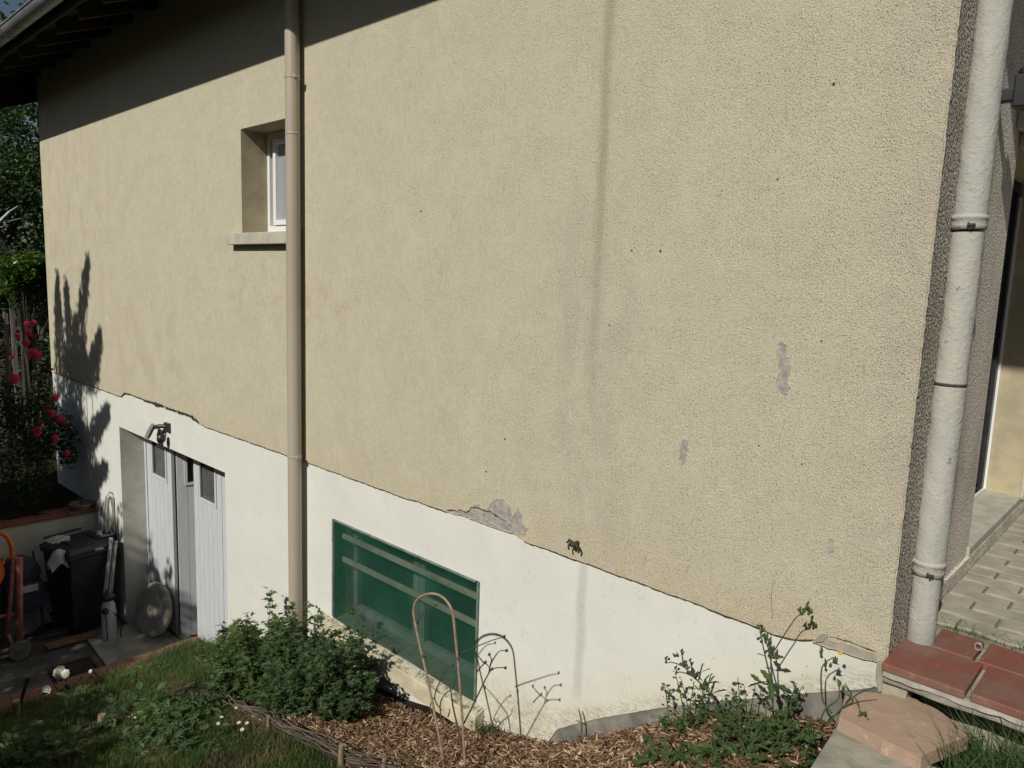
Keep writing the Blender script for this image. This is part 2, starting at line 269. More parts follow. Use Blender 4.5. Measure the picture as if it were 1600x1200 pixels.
# ---------------------------------------------------------------- mesh helper
def woff(o):
    v = Vector((0, 0, 0))
    while o is not None: v += Vector(o.location); o = o.parent
    return v
class MB:
    def __init__(s): s.v = []; s.f = []; s.k = 0
    def add(s, vs, fs):
        s.v.append(np.asarray(vs, float).reshape(-1, 3)); s.f += [tuple(i + s.k for i in f) for f in fs]; s.k += len(s.v[-1]); return s
    def box(s, x0, y0, z0, x1, y1, z1, R=None, c=None, jit=0):
        v = np.array([(x, y, z) for z in (z0, z1) for y in (y0, y1) for x in (x0, x1)], float)
        if jit: v += rng.uniform(-jit, jit, v.shape)
        if R is not None: v = (v - c) @ np.array(R).T + c
        return s.add(v, [(0, 2, 3, 1), (4, 5, 7, 6), (0, 1, 5, 4), (2, 6, 7, 3), (0, 4, 6, 2), (1, 3, 7, 5)])
    def tube(s, pts, r, n=8, cap=True):
        pts = np.asarray(pts, float); rr = np.full(len(pts), r) if np.isscalar(r) else np.asarray(r, float)
        tang = np.gradient(pts, axis=0); tang /= np.linalg.norm(tang, axis=1)[:, None] + 1e-12
        a = np.array([0, 0, 1.]) if abs(tang[0][2]) < .9 else np.array([1., 0, 0]); u = np.cross(tang[0], a); u /= np.linalg.norm(u); V = []
        for i, t in enumerate(tang):
            u = u - t * (u @ t); u /= np.linalg.norm(u) + 1e-12; w_ = np.cross(t, u)
            for j in range(n):
                q = 2 * PI * j / n; V.append(pts[i] + rr[i] * (math.cos(q) * u + math.sin(q) * w_))
        F = [(i * n + j, i * n + (j + 1) % n, (i + 1) * n + (j + 1) % n, (i + 1) * n + j) for i in range(len(pts) - 1) for j in range(n)]
        if cap: F += [tuple(range(n - 1, -1, -1)), tuple(range((len(pts) - 1) * n, len(pts) * n))]
        return s.add(V, F)
    def lathe(s, prof, c=(0, 0, 0), n=24, axis=None):
        V = []; c = np.array(c, float)
        for r, z in prof:
            for j in range(n): q = 2 * PI * j / n; V.append((r * math.cos(q), r * math.sin(q), z))
        V = np.array(V)
        if axis is not None: V = V @ np.array(Vector(axis).to_track_quat('Z', 'Y').to_matrix()).T
        F = [(i * n + j, i * n + (j + 1) % n, (i + 1) * n + (j + 1) % n, (i + 1) * n + j) for i in range(len(prof) - 1) for j in range(n)]
        F += [tuple(range(n - 1, -1, -1)), tuple(range((len(prof) - 1) * n, len(prof) * n))]
        return s.add(V + c, F)
    def prism(s, poly, d):                 # polygon (3D pts) pushed along vector d
        p = np.array(poly, float); k = len(p); d = np.array(d, float)
        return s.add(np.vstack([p, p + d]), [tuple(range(k)), tuple(range(2 * k - 1, k - 1, -1))] + [(i, i + k, (i + 1) % k + k, (i + 1) % k) for i in range(k)])
    def scatter(s, tv, tf, pos, R, sc):
        tv = np.array(tv, float); pos = np.asarray(pos, float); N = len(pos); k = len(tv)
        V = np.einsum('nij,kj->nki', R, tv) * np.asarray(sc).reshape(-1, 1, 1) + pos[:, None]
        base = s.k + np.arange(N)[:, None] * k
        for f in tf: s.f += [tuple(q) for q in (base + np.array(f)).tolist()]
        s.v.append(V.reshape(-1, 3)); s.k += N * k; return s
    def build(s, name, mat, parent=None, smooth=False, bevel=0, seg=2, sub=0):
        me = bpy.data.meshes.new(name); V = np.vstack(s.v) - np.array(woff(parent)) if parent is not None else np.vstack(s.v)
        s.org = None
        me.from_pydata(V.tolist(), [], s.f); me.update(); o = bpy.data.objects.new(name, me); COL.objects.link(o)
        me.materials.append(mat)
        if smooth: me.polygons.foreach_set('use_smooth', [True] * len(me.polygons))
        if parent is not None: o.parent = parent
        if bevel: b = o.modifiers.new('bevel', 'BEVEL'); b.width = bevel; b.segments = seg; b.limit_method = 'ANGLE'; b.angle_limit = .6
        if sub: b = o.modifiers.new('sub', 'SUBSURF'); b.levels = b.render_levels = sub
        return o
def tag(o, label=None, cat=None, group=None, kind=None):
    if label: o['label'] = label
    if cat: o['category'] = cat
    if group: o['group'] = group
    if kind: o['kind'] = kind
    return o
def thing(name, loc, label, cat, group=None):
    o = bpy.data.objects.new(name, None); COL.objects.link(o); o.location = loc; o.empty_display_size = .1
    return tag(o, label, cat, group)
def rmats(N, yaw=None, tilt=(0, PI), roll=None):
    a = rng.uniform(0, 2 * PI, N) if yaw is None else yaw; b = rng.uniform(*tilt, N); c = rng.uniform(0, 2 * PI, N) if roll is None else roll
    ca, sa, cb, sb, cc, sc = np.cos(a), np.sin(a), np.cos(b), np.sin(b), np.cos(c), np.sin(c); o = np.zeros(N); l = np.ones(N)
    Rz = np.array([[ca, -sa, o], [sa, ca, o], [o, o, l]]).transpose(2, 0, 1); Rx = np.array([[l, o, o], [o, cb, -sb], [o, sb, cb]]).transpose(2, 0, 1)
    Rr = np.array([[cc, -sc, o], [sc, cc, o], [o, o, l]]).transpose(2, 0, 1); return Rz @ Rx @ Rr
# leaf templates lie in XY, stem at origin, tip along +Y, size 1
OVAL = ([(0, 0, 0), (.22, .25, .05), (.28, .55, .06), (0, 1, -.04), (-.28, .55, .06), (-.22, .25, .05), (0, .5, -.02)], [(0, 1, 6), (1, 2, 6), (2, 3, 6), (3, 4, 6), (4, 5, 6), (5, 0, 6)])
LANCE = ([(0, 0, 0), (.09, .4, .03), (0, 1, -.08), (-.09, .4, .03)], [(0, 1, 2, 3)])
def lobed():
    P = [(0, 0, 0)]; rad = [.5, .28, .75, .34, .62, .42, 1.0, .42, .62, .34, .75, .28, .5]
    for i, r in enumerate(rad): a = math.radians(-75 + 150 * i / 12); P.append((r * math.sin(a), r * math.cos(a) + .08, .07 * abs(math.sin(a)) - .12 * r * r + .05))
    return P, [(0, i, i + 1) for i in range(1, 13)]
LOBE = lobed()
# terrain height
GX = [-40, -7, -5.6, -5, -4, -3, -2.1, -1.5, -1.0, -.6, -.3, 0, .5, 40]; GZ = [-2.6, -2.3, -2.12, -1.95, -1.65, -1.42, -1.27, -1.06, -.78, -.52, -.38, -.30, -.28, -.28]
def gz(x, y=0): return np.interp(x, GX, GZ) + .018 * np.sin(np.asarray(x) * 5.1 + np.asarray(y) * 4) + .012 * np.sin(np.asarray(y) * 11 - np.asarray(x) * 3)
def gpt(px, py):
    r = ray(px, py); t = .0005
    while t < .05:
        p = CAMP + r * t
        if p[2] < gz(p[0], p[1]): break
        t *= 1.002
    return p
def sheet(x0, x1, y0, y1, fx, nx, ny):
    X, Y = np.meshgrid(np.linspace(x0, x1, nx), np.linspace(y0, y1, ny)); Zs = fx(X, Y)
    m = MB(); m.add(np.stack([X, Y, Zs], -1).reshape(-1, 3), [(j * nx + i, j * nx + i + 1, (j + 1) * nx + i + 1, (j + 1) * nx + i) for j in range(ny - 1) for i in range(nx - 1)]); return m
# ---------------------------------------------------------------- setting: ground
tag(sheet(-120, 120, -120, 120, lambda x, y: x * 0 - 3.1, 3, 3).build('ground', M['turf']), kind='structure')
tag(sheet(-5.66, 6, -7, .35, gz, 240, 150).build('garden_ground', M['soil'], smooth=True), kind='structure')
YZ = -2.65
tag(sheet(-8.62, -5.66, -12, .9, lambda x, y: x * 0 + YZ, 2, 2).build('yard_floor', M['yard']), kind='structure')
tag(sheet(-60, -8.66, -14, 40, lambda x, y: -1.52 + .03 * np.sin(x * 4) * np.sin(y * 5), 160, 120).build('upper_ground', M['soil'], smooth=True), kind='structure')
m = MB(); ap = [onZ(*p, YZ) for p in ((232, 972), (160, 1010), (200, 1065), (262, 1040), (320, 1010), (330, 985))]; ap = [np.array([-7.72, .25, YZ]), np.array([-7.55, -.45, YZ]), np.array([-6.6, -.5, YZ]), np.array([-5.7, -.5, YZ]), np.array([-5.3, .25, YZ])]
m.prism([p + [0, 0, .006] for p in ap], (0, 0, .02)); tag(m.build('yard_apron', M['apron'], bevel=.005), kind='structure')
# ---------------------------------------------------------------- the house
house = thing('house', (0, 0, 0), 'cream roughcast house with white plinth, brown drainpipe and dark eaves', 'house')
XL_, XR = -10.07, 0.0; ZT = 3.70
WX0, WX1, WZ0, WZ1 = -4.861, -4.13, 1.60, 2.385
GX0, GX1, GZT = -7.735, -5.254, -.402          # garage opening
CX0, CX1, CZ0, CZ1 = -3.605, -2.12, -1.13, -.392  # cellar opening
line = [(-10.07, -.055), (-7.62, -.058), (-7.60, -.045), (-7.52, .0), (-7.3, .004), (-6.95, -.004), (-6.6, .002), (-6.28, -.004), (-6.05, .0), (-5.86, -.004), (-5.78, -.02), (-5.71, -.046), (-5.6, -.056), (-4.0, -.05), (-2.75, -.055), (-2.70, -.048), (-2.4, -.05), (-2.33, -.046), (-2.24, -.03), (-2.18, .012), (-2.10, .01), (-2.02, -.0), (-1.93, -.02), (-1.85, -.045), (-1.79, -.058), (-1.4, -.058), (-.75, -.062), (-.42, -.072), (-.33, -.062), (-.24, -.03), (-.1, -.035), (-.02, -.03), (0, -.03)]
def zl(x): return np.interp(x, [a for a, b in line], [b for a, b in line])
def jag(x): return zl(x) + .0012 * math.sin(x * 91) + .0018 * math.sin(x * 23 + 1)
# roughcast coat (9 mm proud of the plinth)
xs = sorted(set([round(x, 3) for x in np.arange(-10.07, 0.001, .04)] + [a for a, b in line] + [WX0, WX1])); m = MB()
def quadY(m, x0, x1, za, zb, zc, zd, y): m.add([(x0, y, za), (x1, y, zb), (x1, y, zc), (x0, y, zd)], [(0, 1, 2, 3)])
for a, b in zip(xs[:-1], xs[1:]):
    if a >= WX0 - 1e-6 and b <= WX1 + 1e-6: quadY(m, a, b, jag(a), jag(b), WZ0, WZ0, 0); quadY(m, a, b, WZ1, WZ1, ZT, ZT, 0)
    else: quadY(m, a, b, jag(a), jag(b), ZT, ZT, 0)
    m.add([(a, 0, jag(a)), (b, 0, jag(b)), (b, .012, jag(b)), (a, .012, jag(a))], [(0, 3, 2, 1)])
m.add([(XL_, 0, -.06), (XL_, 0, ZT), (XL_, 9, ZT), (XL_, 9, -.06)], [(0, 1, 2, 3)])
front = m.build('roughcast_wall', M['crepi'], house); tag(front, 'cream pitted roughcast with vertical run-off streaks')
# plinth (painted white)
m = MB(); PY = .009
def rectY(m, x0, x1, z0, z1, y=PY): quadY(m, x0, x1, z0, z0, z1, z1, y)
rectY(m, XL_, GX0, -3, .02); rectY(m, GX0, GX1, GZT, .02); rectY(m, GX1, CX0, -3, .02)
rectY(m, CX0, CX1, CZ1, .02); rectY(m, CX0, CX1, -1.8, CZ0)
# right part ends on an irregular paint edge above the bare footing
fe = [(-2.12, -1.6), (-1.70, -1.35)] + [tuple(onY(*p)[[0, 2]]) for p in ((868, 1141), (900, 1131), (950, 1121), (1000, 1112), (1050, 1105), (1100, 1099), (1180, 1092), (1250, 1086), (1320, 1080), (1382, 1074))]
fx = np.linspace(-2.12, 0, 90); fzv = [np.interp(x, [a for a, b in fe], [b for a, b in fe]) + .0015 * math.sin(x * 19) + .001 * math.sin(x * 91) for x in fx]
for i in range(89): quadY(m, fx[i], fx[i + 1], fzv[i], fzv[i + 1], .02, .02, PY)
m.add([(XL_, PY, -3), (XL_, PY, -.06), (XL_, 9, -.06), (XL_, 9, -3)], [(0, 1, 2, 3)])
plinth = m.build('plinth', M['plinth'], house); tag(plinth, 'white painted plinth with flaking paint at its foot')
m = MB(); rectY(m, -2.12, .0, -1.7, .0, PY + .006); m.add([(-.0, PY + .006, -1.7), (0, 3, -1.7), (0, 3, -.055), (0, PY + .006, -.055)], [(0, 1, 2, 3)])
tag(m.build('footing', M['bitumen'], house), 'dark bitumen coated footing showing below the white paint')
# wall body that shuts out light behind the skins
m = MB(); m.box(-10.05, .62, -3, -.5, 9, 3.6); m.box(-10.05, .03, -3, GX0 - .03, .60, 3.3); m.box(GX0 - .03, .30, GZT + .03, WX0 - .03, .60, 3.3); m.box(GX1 + .03, .03, -3, CX0 - .03, .6, -.1); m.build('inner_wall', M['cement'], house)
# side wall X=0
DY0, DY1, DZ0, DZ1 = 1.16, 2.44, .13, 1.97
m = MB()
def quadX(m, y0, y1, z0, z1, x=0.): m.add([(x, y0, z0), (x, y1, z0), (x, y1, z1), (x, y0, z1)], [(0, 1, 2, 3)])
quadX(m, 0, DY0, -.055, ZT); quadX(m, DY0, DY1, DZ1, ZT); quadX(m, DY0, DY1, -.055, .085); quadX(m, DY1, 9, -.055, ZT)
tag(m.build('side_wall', M['side'], house), 'grimy brown-grey roughcast side wall with sunlight painted into its far strip')
# corner arris beads, slightly ragged
m = MB(); zz = np.arange(-.03, 3.36, .02); m.tube([(.0 + rng.uniform(-.0015, .0015), .0 + rng.uniform(-.0015, .0015), z) for z in zz], .0045, 6); m.build('corner_edge', M['crepi'], house)
# window in the facade
m = MB(); y1 = .215
m.add([(WX0, 0, WZ0), (WX0, y1, WZ0), (WX0, y1, WZ1), (WX0, 0, WZ1)], [(0, 1, 2, 3)]); m.add([(WX1, 0, WZ0), (WX1, y1, WZ0), (WX1, y1, WZ1), (WX1, 0, WZ1)], [(3, 2, 1, 0)])
m.add([(WX0, 0, WZ1), (WX1, 0, WZ1), (WX1, y1, WZ1), (WX0, y1, WZ1)], [(3, 2, 1, 0)]); m.build('window_reveal', M['smoothcream'], house)
win = MB(); win.box(WX0, y1, WZ0, WX0 + .035, y1 + .05, WZ1); win.box(WX1 - .035, y1, WZ0, WX1, y1 + .05, WZ1); win.box(WX0 + .035, y1, WZ0, WX1 - .035, y1 + .05, WZ0 + .07); win.box(WX0 + .035, y1, WZ1 - .05, WX1 - .035, y1 + .05, WZ1)
wo = win.build('window', M['whitepvc'], house, bevel=.003); tag(wo, 'small white framed upstairs window')
m = MB(); 
for (a, b, c, d) in ((WX0 + .11, WX0 + .15, WZ0 + .075, WZ1 - .055), (WX1 - .15, WX1 - .11, WZ0 + .075, WZ1 - .055), (WX0 + .15, WX1 - .15, WZ0 + .075, WZ0 + .115), (WX0 + .15, WX1 - .15, WZ1 - .095, WZ1 - .055)): m.box(a, y1 - .012, c, b, y1 + .03, d)
m.build('sash', M['whitepvc'], wo, bevel=.003)
m = MB(); m.box(WX0 + .036, y1 + .02, WZ0 + .071, WX1 - .036, y1 + .03, WZ1 - .051); m.build('pane', M['curtain'], wo)
m = MB(); m.box(WX0 - .14, -.064, 1.512, WX1 + .13, .0, 1.598); m.box(WX0 + .002, 0, 1.53, WX1 - .002, y1, 1.598); m.build('window_sill', M['sill'], house, bevel=.004)
# downpipe of the facade
dp = MB(); PXc, PYc = -3.978, -.072
dp.tube([(PXc, PYc, z) for z in (-1.6, -1.0, 0, 1, 2, 2.34)], .0485, 28, False); dp.tube([(PXc, PYc, z) for z in (2.34, 2.5, 3.0, 3.3)], .0485, 28, False)
dpo = dp.build('drainpipe', M['pvc'], house, smooth=True); tag(dpo, 'sand-brown round drainpipe on the facade')
for z, tall in ((2.235, .012),):
    m = MB(); m.lathe([(.0487, z), (.0502, z + .002), (.0502, z + tall), (.0487, z + tall + .004)], (PXc, PYc, 0), 28); m.build('socket', M['pvc'], dpo, smooth=True)
for z in (2.61, .0):
    m = MB(); m.lathe([(.0486, z - .009), (.0518, z - .007), (.0518, z + .007), (.0486, z + .009)], (PXc, PYc, 0), 28); m.box(PXc + .04, PYc - .02, z - .01, PXc + .07, PYc + .012, z + .01); m.tube([(PXc, PYc + .05, z), (PXc, .01, z)], .006, 8); m.build('clamp', M['pvc'], dpo, smooth=False)
# right pipe on the side wall
dp = MB(); QX, QY = .048, .235
def jt(z, a=.0012): return a * (math.sin(z * 53) + math.sin(z * 97 + 1))
def pipeseg(m, z0, z1, r):
    zs = np.arange(z0, z1 + .001, .02); n_ = 30; V = []
    for z in zs:
        for j in range(n_): q = 2 * PI * j / n_; rr = r + .0016 * math.sin(3 * q + z * 31) * math.sin(z * 17) + rng.uniform(-.0009, .0009); V.append((QX + rr * math.cos(q), QY + rr * math.sin(q), z))
    k = len(zs); m.add(V, [(i * n_ + j, i * n_ + (j + 1) % n_, (i + 1) * n_ + (j + 1) % n_, (i + 1) * n_ + j) for i in range(k - 1) for j in range(n_)])
pipeseg(dp, -.02, .30, .0475); pipeseg(dp, .30, .985, .0525); pipeseg(dp, .987, 1.535, .0515); pipeseg(dp, 1.56, 3.3, .0525)
dpo = dp.build('drainpipe', M['crustpipe'], house, smooth=True); tag(dpo, 'thick crusty off-white drainpipe at the house corner')
for z, t_, r_ in ((1.535, .035, .0555), (.262, .04, .054)):
    m = MB(); m.lathe([(.045, z), (r_, z + .002), (r_ + .002, z + t_ * .5), (r_, z + t_), (r_ + .005, z + t_ + .004), (r_ + .003, z + t_ + .014), (.045, z + t_ + .022)], (QX, QY, 0), 32); m.build('collar', M['crustpipe'], dpo, smooth=True)
    m = MB(); 
    for k in range(2): m.tube([(QX + .012 + k * .011, QY - r_ - .004, z + .024 - k * .004), (QX + .010 + k * .011, QY - r_ - .006, z + .008 - k * .006)], .0034, 6)
    m.box(QX + .008, QY - r_ - .010, z + .012, QX + .032, QY - r_ + .004, z + .019); m.build('clamp_bolt', M['iron'], dpo)
m = MB(); m.lathe([(.0528, .982), (.0540, .984), (.0540, .990), (.0528, .992)], (QX, QY, 0), 30); m.build('joint_ring', M['iron'], dpo, smooth=True)
# eaves: fascia, rafters, boards, gutter, roof covering
EYo = -.66; ez0 = 3.44; pitch = math.tan(math.radians(20)); EXL, EXR = -10.55, .75
m = MB(); m.add([(EXL, EYo, ez0), (EXR, EYo, ez0), (EXR, 5, ez0 + 5.8 * pitch), (EXL, 5, ez0 + 5.8 * pitch)], [(0, 1, 2, 3)])
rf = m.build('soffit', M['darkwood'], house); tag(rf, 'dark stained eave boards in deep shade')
m = MB()
for i in range(20): x = EXL + .02 + i * .589; m.add([(x, EYo + .03, ez0 - .12), (x + .07, EYo + .03, ez0 - .12), (x + .07, .6, ez0 - .12 + 1.37 * pitch), (x, .6, ez0 - .12 + 1.37 * pitch), (x, EYo + .03, ez0 + .01), (x + .07, EYo + .03, ez0 + .01), (x + .07, .6, ez0 + .01 + 1.37 * pitch), (x, .6, ez0 + .01 + 1.37 * pitch)], [(0, 3, 2, 1), (4, 5, 6, 7), (0, 1, 5, 4), (1, 2, 6, 5), (3, 7, 6, 2), (0, 4, 7, 3)])
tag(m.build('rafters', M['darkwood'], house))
m = MB(); 
for i in range(7): y = EYo + .05 + i * .12; m.box(EXL + .01, y, ez0 - .006 + (y - EYo) * pitch - .012, EXR - .01, y + .012, ez0 - .006 + (y - EYo) * pitch)
m.build('soffit_battens', M['darkwood'], house)
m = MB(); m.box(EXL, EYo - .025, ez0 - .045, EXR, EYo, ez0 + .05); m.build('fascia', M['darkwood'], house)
m = MB(); m.add([(EXL - .05, EYo - .06, ez0 + .05), (EXR + .05, EYo - .06, ez0 + .05), (EXR + .05, 5, ez0 + .07 + 5.8 * pitch), (EXL - .05, 5, ez0 + .07 + 5.8 * pitch), (EXL - .05, EYo - .06, ez0 + .09), (EXR + .05, EYo - .06, ez0 + .09), (EXR + .05, 5, ez0 + .13 + 5.8 * pitch), (EXL - .05, 5, ez0 + .13 + 5.8 * pitch)], [(0, 3, 2, 1), (4, 5, 6, 7), (0, 1, 5, 4), (1, 2, 6, 5), (3, 7, 6, 2), (0, 4, 7, 3)])
m.add([(EXL - .05, 5, ez0 + .1 + 5.8 * pitch), (EXR + .05, 5, ez0 + .1 + 5.8 * pitch), (EXR + .05, 11, ez0), (EXL - .05, 11, ez0)], [(0, 1, 2, 3)]); m.build('roof', M['rooftile'], house)
for x in (EXL, EXR):
    m = MB(); lo0, lo1 = ez0 - .36, ez0 - .36 + 5.8 * pitch
    m.add([(x - .015, EYo, lo0), (x + .015, EYo, lo0), (x + .015, 5, lo1), (x - .015, 5, lo1), (x - .015, EYo, ez0 + .06), (x + .015, EYo, ez0 + .06), (x + .015, 5, ez0 + .06 + 5.8 * pitch), (x - .015, 5, ez0 + .06 + 5.8 * pitch)], [(0, 3, 2, 1), (4, 5, 6, 7), (0, 1, 5, 4), (1, 2, 6, 5), (3, 7, 6, 2), (0, 4, 7, 3)]); m.build('verge_board', M['darkwood'], house)
m = MB(); V = []; gx = [EXL - .02, -10, -8, -6, -4, -2, 0, EXR + .02]; na = 15; GYc, GZc, GR = -.768, 3.512, .075
for x in gx:
    for j in range(na): q = PI + PI * j / (na - 1); V.append((x, GYc + GR * math.cos(q), GZc + GR * math.sin(q)))
    V += [(x, GYc + (GR - .005) * math.cos(PI + PI * j / (na - 1)), GZc + (GR - .005) * math.sin(PI + PI * j / (na - 1))) for j in range(na - 1, -1, -1)]
k2 = 2 * na; m.add(V, [(i * k2 + j, i * k2 + (j + 1) % k2, (i + 1) * k2 + (j + 1) % k2, (i + 1) * k2 + j) for i in range(len(gx) - 1) for j in range(k2)])
m.tube([(x, GYc - GR, GZc + .004) for x in gx], .010, 8)
go = m.build('gutter', M['zinc'], house, smooth=True); tag(go, 'half-round grey zinc gutter along the eaves')
for x in (-9.9, -9.3, -8.6, -7.9): 
    m = MB(); m.tube([(x, GYc + (GR + .006) * math.cos(q), GZc + (GR + .006) * math.sin(q)) for q in np.linspace(PI, 2 * PI, 14)], .005, 6); m.build('gutter_hook', M['zinc'], go)
# cracks and patches on the facade
def ribbon(pts, wd, y, mat, name, dens=26):
    P_ = np.array([onY(*p)[[0, 2]] for p in pts]); seg = []
    for a, b in zip(P_[:-1], P_[1:]):
        k = max(2, int(np.linalg.norm(b - a) * dens)); 
        for i in range(k): seg.append(a + (b - a) * i / k)
    seg.append(P_[-1]); seg = np.array(seg); seg[1:-1] += rng.normal(0, wd * .5, (len(seg) - 2, 2)); V = []
    for i, p in enumerate(seg):
        t = seg[min(i + 1, len(seg) - 1)] - seg[max(i - 1, 0)]; t = np.array([-t[1], t[0]]) / (np.linalg.norm(t) + 1e-9); ww = wd * rng.uniform(.25, 1.1) * (.3 if i in (0, len(seg) - 1) else 1)
        V += [(p[0] + t[0] * ww, y, p[1] + t[1] * ww), (p[0] - t[0] * ww, y, p[1] - t[1] * ww)]
    m = MB(); m.add(V, [(2 * i, 2 * i + 1, 2 * i + 3, 2 * i + 2) for i in range(len(seg) - 1)]); return m.build(name, mat, house)
def edgecrack(x0, x1, wd, gaps=0.):
    xs2 = np.arange(x0, x1, .012); V = []; F = []
    for i, x in enumerate(xs2):
        w2 = wd * rng.uniform(.45, 1.15) * (1 + .5 * max(0, math.sin(x * 7.3)) ** 12); z = jag(x) - .001; V += [(x, -.0012, z + w2 * .5), (x, -.0012, z - w2)]
        if i and not (gaps and rng.random() < gaps): F.append((2 * i - 2, 2 * i - 1, 2 * i + 1, 2 * i))
    m = MB(); m.add(V, F); return m.build('crack', M['crack'], house)
edgecrack(-3.92, -2.40, .0032)
ribbon([(698, 797), (715, 799), (722, 797), (730, 802), (737, 794), (750, 794), (765, 799), (780, 808), (792, 816), (800, 823)], .0055, -.0030, M['crack'], 'crack', 40)
edgecrack(-1.79, -.25, .0030)
ribbon([(1270, 1003), (1287, 1004), (1290, 996), (1302, 995), (1335, 1005), (1355, 1013), (1370, 1018)], .0022, -.0030, M['crack'], 'crack', 60)
edgecrack(-10.0, -7.60, .006)
edgecrack(-7.60, -7.0, .010); edgecrack(-7.0, -5.72, .020, .3)
edgecrack(-5.70, -4.05, .0045)
ribbon([(1210, 900), (1205, 930), (1207, 960), (1206, 968)], .0010, -.0012, M['crack'], 'crack', 60)
def patch(pts, mat, y=-.0022, name='bare_patch', th=.002, rag=.004, label=None):
    P_ = np.array([onY(*p)[[0, 2]] for p in pts]); seg = []
    for a, b in zip(P_, np.roll(P_, -1, 0)):
        k = max(2, int(np.linalg.norm(b - a) / .012))
        for i in range(k): seg.append(a + (b - a) * i / k + rng.normal(0, rag * .5, 2))
    m = MB(); m.prism([(p[0], y, p[1]) for p in seg], (0, th, 0)); o = m.build(name, mat, house)
    if label: o['label'] = label
    rim = MB(); rim.tube([(p[0], y - .0005, p[1]) for p in seg] + [(seg[0][0], y - .0005, seg[0][1])], rng.uniform(.0008, .0030, len(seg) + 1), 5, False); rim.build('broken_rim', M['crepi'], o)
    return o
patch([(1220, 532), (1229, 538), (1230, 555), (1236, 575), (1231, 590), (1233, 605), (1228, 616), (1217, 609), (1214, 597), (1219, 575), (1216, 555)], M['mortar'], label='tall grey patch of bare mortar near the corner')
patch([(1067, 687), (1075, 688), (1073, 710), (1066, 726), (1062, 718)], M['mortar'], label='short grey patch of bare mortar')
patch([(1298, 840), (1304, 843), (1302, 860), (1296, 863), (1292, 852)], M['mortar'], label='small grey chip low by the corner')
patch([(735, 798), (742, 788), (749, 788), (752, 795), (762, 795), (772, 782), (778, 779), (787, 780), (797, 790), (800, 810), (806, 800), (811, 795), (815, 803), (815, 815), (824, 824), (822, 832), (808, 835), (785, 826)], M['mortar'], y=-.0018, label='grey mortar showing around the long crack')
patch([(712, 800), (737, 796), (752, 799), (775, 808), (805, 822), (822, 835), (800, 833), (770, 823), (740, 812)], M['mortar'], y=-.0028, rag=.002, label='reddish grey mortar wedge under the crack')
patch([(1270, 1003), (1284, 990), (1293, 991), (1297, 1001), (1330, 1008), (1350, 1016), (1369, 1021), (1372, 1034), (1350, 1029), (1315, 1018), (1288, 1009)], M['cement'], y=-.0022, rag=.002, label='cement repair at the foot of the corner')
m = MB(); P0 = [(-.03, .004, -.03), (.012, .004, -.02), (.014, .004, -.055), (.006, .004, -.13), (-.015, .004, -.15), (-.03, .004, -.09)]; m.prism(P0, (0, -.012, 0)); m.build('corner_repair', M['cement'], house, bevel=.003)
# small drilled holes with dirt
for p, r_ in (((987, 391), .005), ((1032, 392), .007), ((952, 508), .004), ((1284, 533), .004), ((1303, 131), .006), ((1215, 280), .005), ((658, 330), .006), ((789, 686), .006), ((760, 737), .006), ((1186, 696), .004), ((1253, 725), .004), ((448, 727), .0)):
    if r_: r_ *= .75; q = onY(*p); m = MB(); m.lathe([(r_ * 1.2, 0), (r_, .0025)], (q[0], -.001, q[2]), 8, axis=(.15, -1, .1)); m.build('plugged_hole', M['iron'], house)
# iron bracket
b = onY(903, 848); m = MB(); m.tube([b + [0, .01, 0], b + [0, -.05, 0]], .012, 8); m.tube([b + [-.035, -.03, .012], b + [-.015, -.045, .02], b + [.02, -.045, .012], b + [.036, -.035, -.02], b + [.03, -.03, -.035]], .0055, 8); m.tube([b + [-.012, -.045, .012], b + [-.02, -.05, -.01], b + [-.016, -.05, -.028]], .005, 8); m.tube([b + [-.045, -.03, -.004], b + [-.03, -.035, .010], b + [-.01, -.04, .012]], .005, 8)
tag(m.build('iron_bracket', M['iron'], house, smooth=True), 'rusty hooked iron bracket above the plinth')
# ---------------------------------------------------------------- garage door
DYp = .265
m = MB()
m.add([(GX0, PY, -3), (GX0, DYp + .1, -3), (GX0, DYp + .1, GZT), (GX0, PY, GZT)], [(0, 1, 2, 3)]); m.add([(GX1, PY, -3), (GX1, DYp + .1, -3), (GX1, DYp + .1, GZT), (GX1, PY, GZT)], [(3, 2, 1, 0)]); m.add([(GX0, PY, GZT), (GX1, PY, GZT), (GX1, DYp + .1, GZT), (GX0, DYp + .1, GZT)], [(3, 2, 1, 0)])
m.build('garage_reveal', M['revealwhite'], house)
m = MB(); m.box(GX0 + .001, DYp - .01, YZ, GX0 + .045, DYp + .06, GZT - .001); m.box(GX0 + .045, DYp - .01, GZT - .06, GX1 - .001, DYp + .06, GZT - .001)
gd = m.build('garage_door', M['doorpaint'], house, bevel=.003); tag(gd, 'bluish white boarded folding garage door, one leaf ajar')
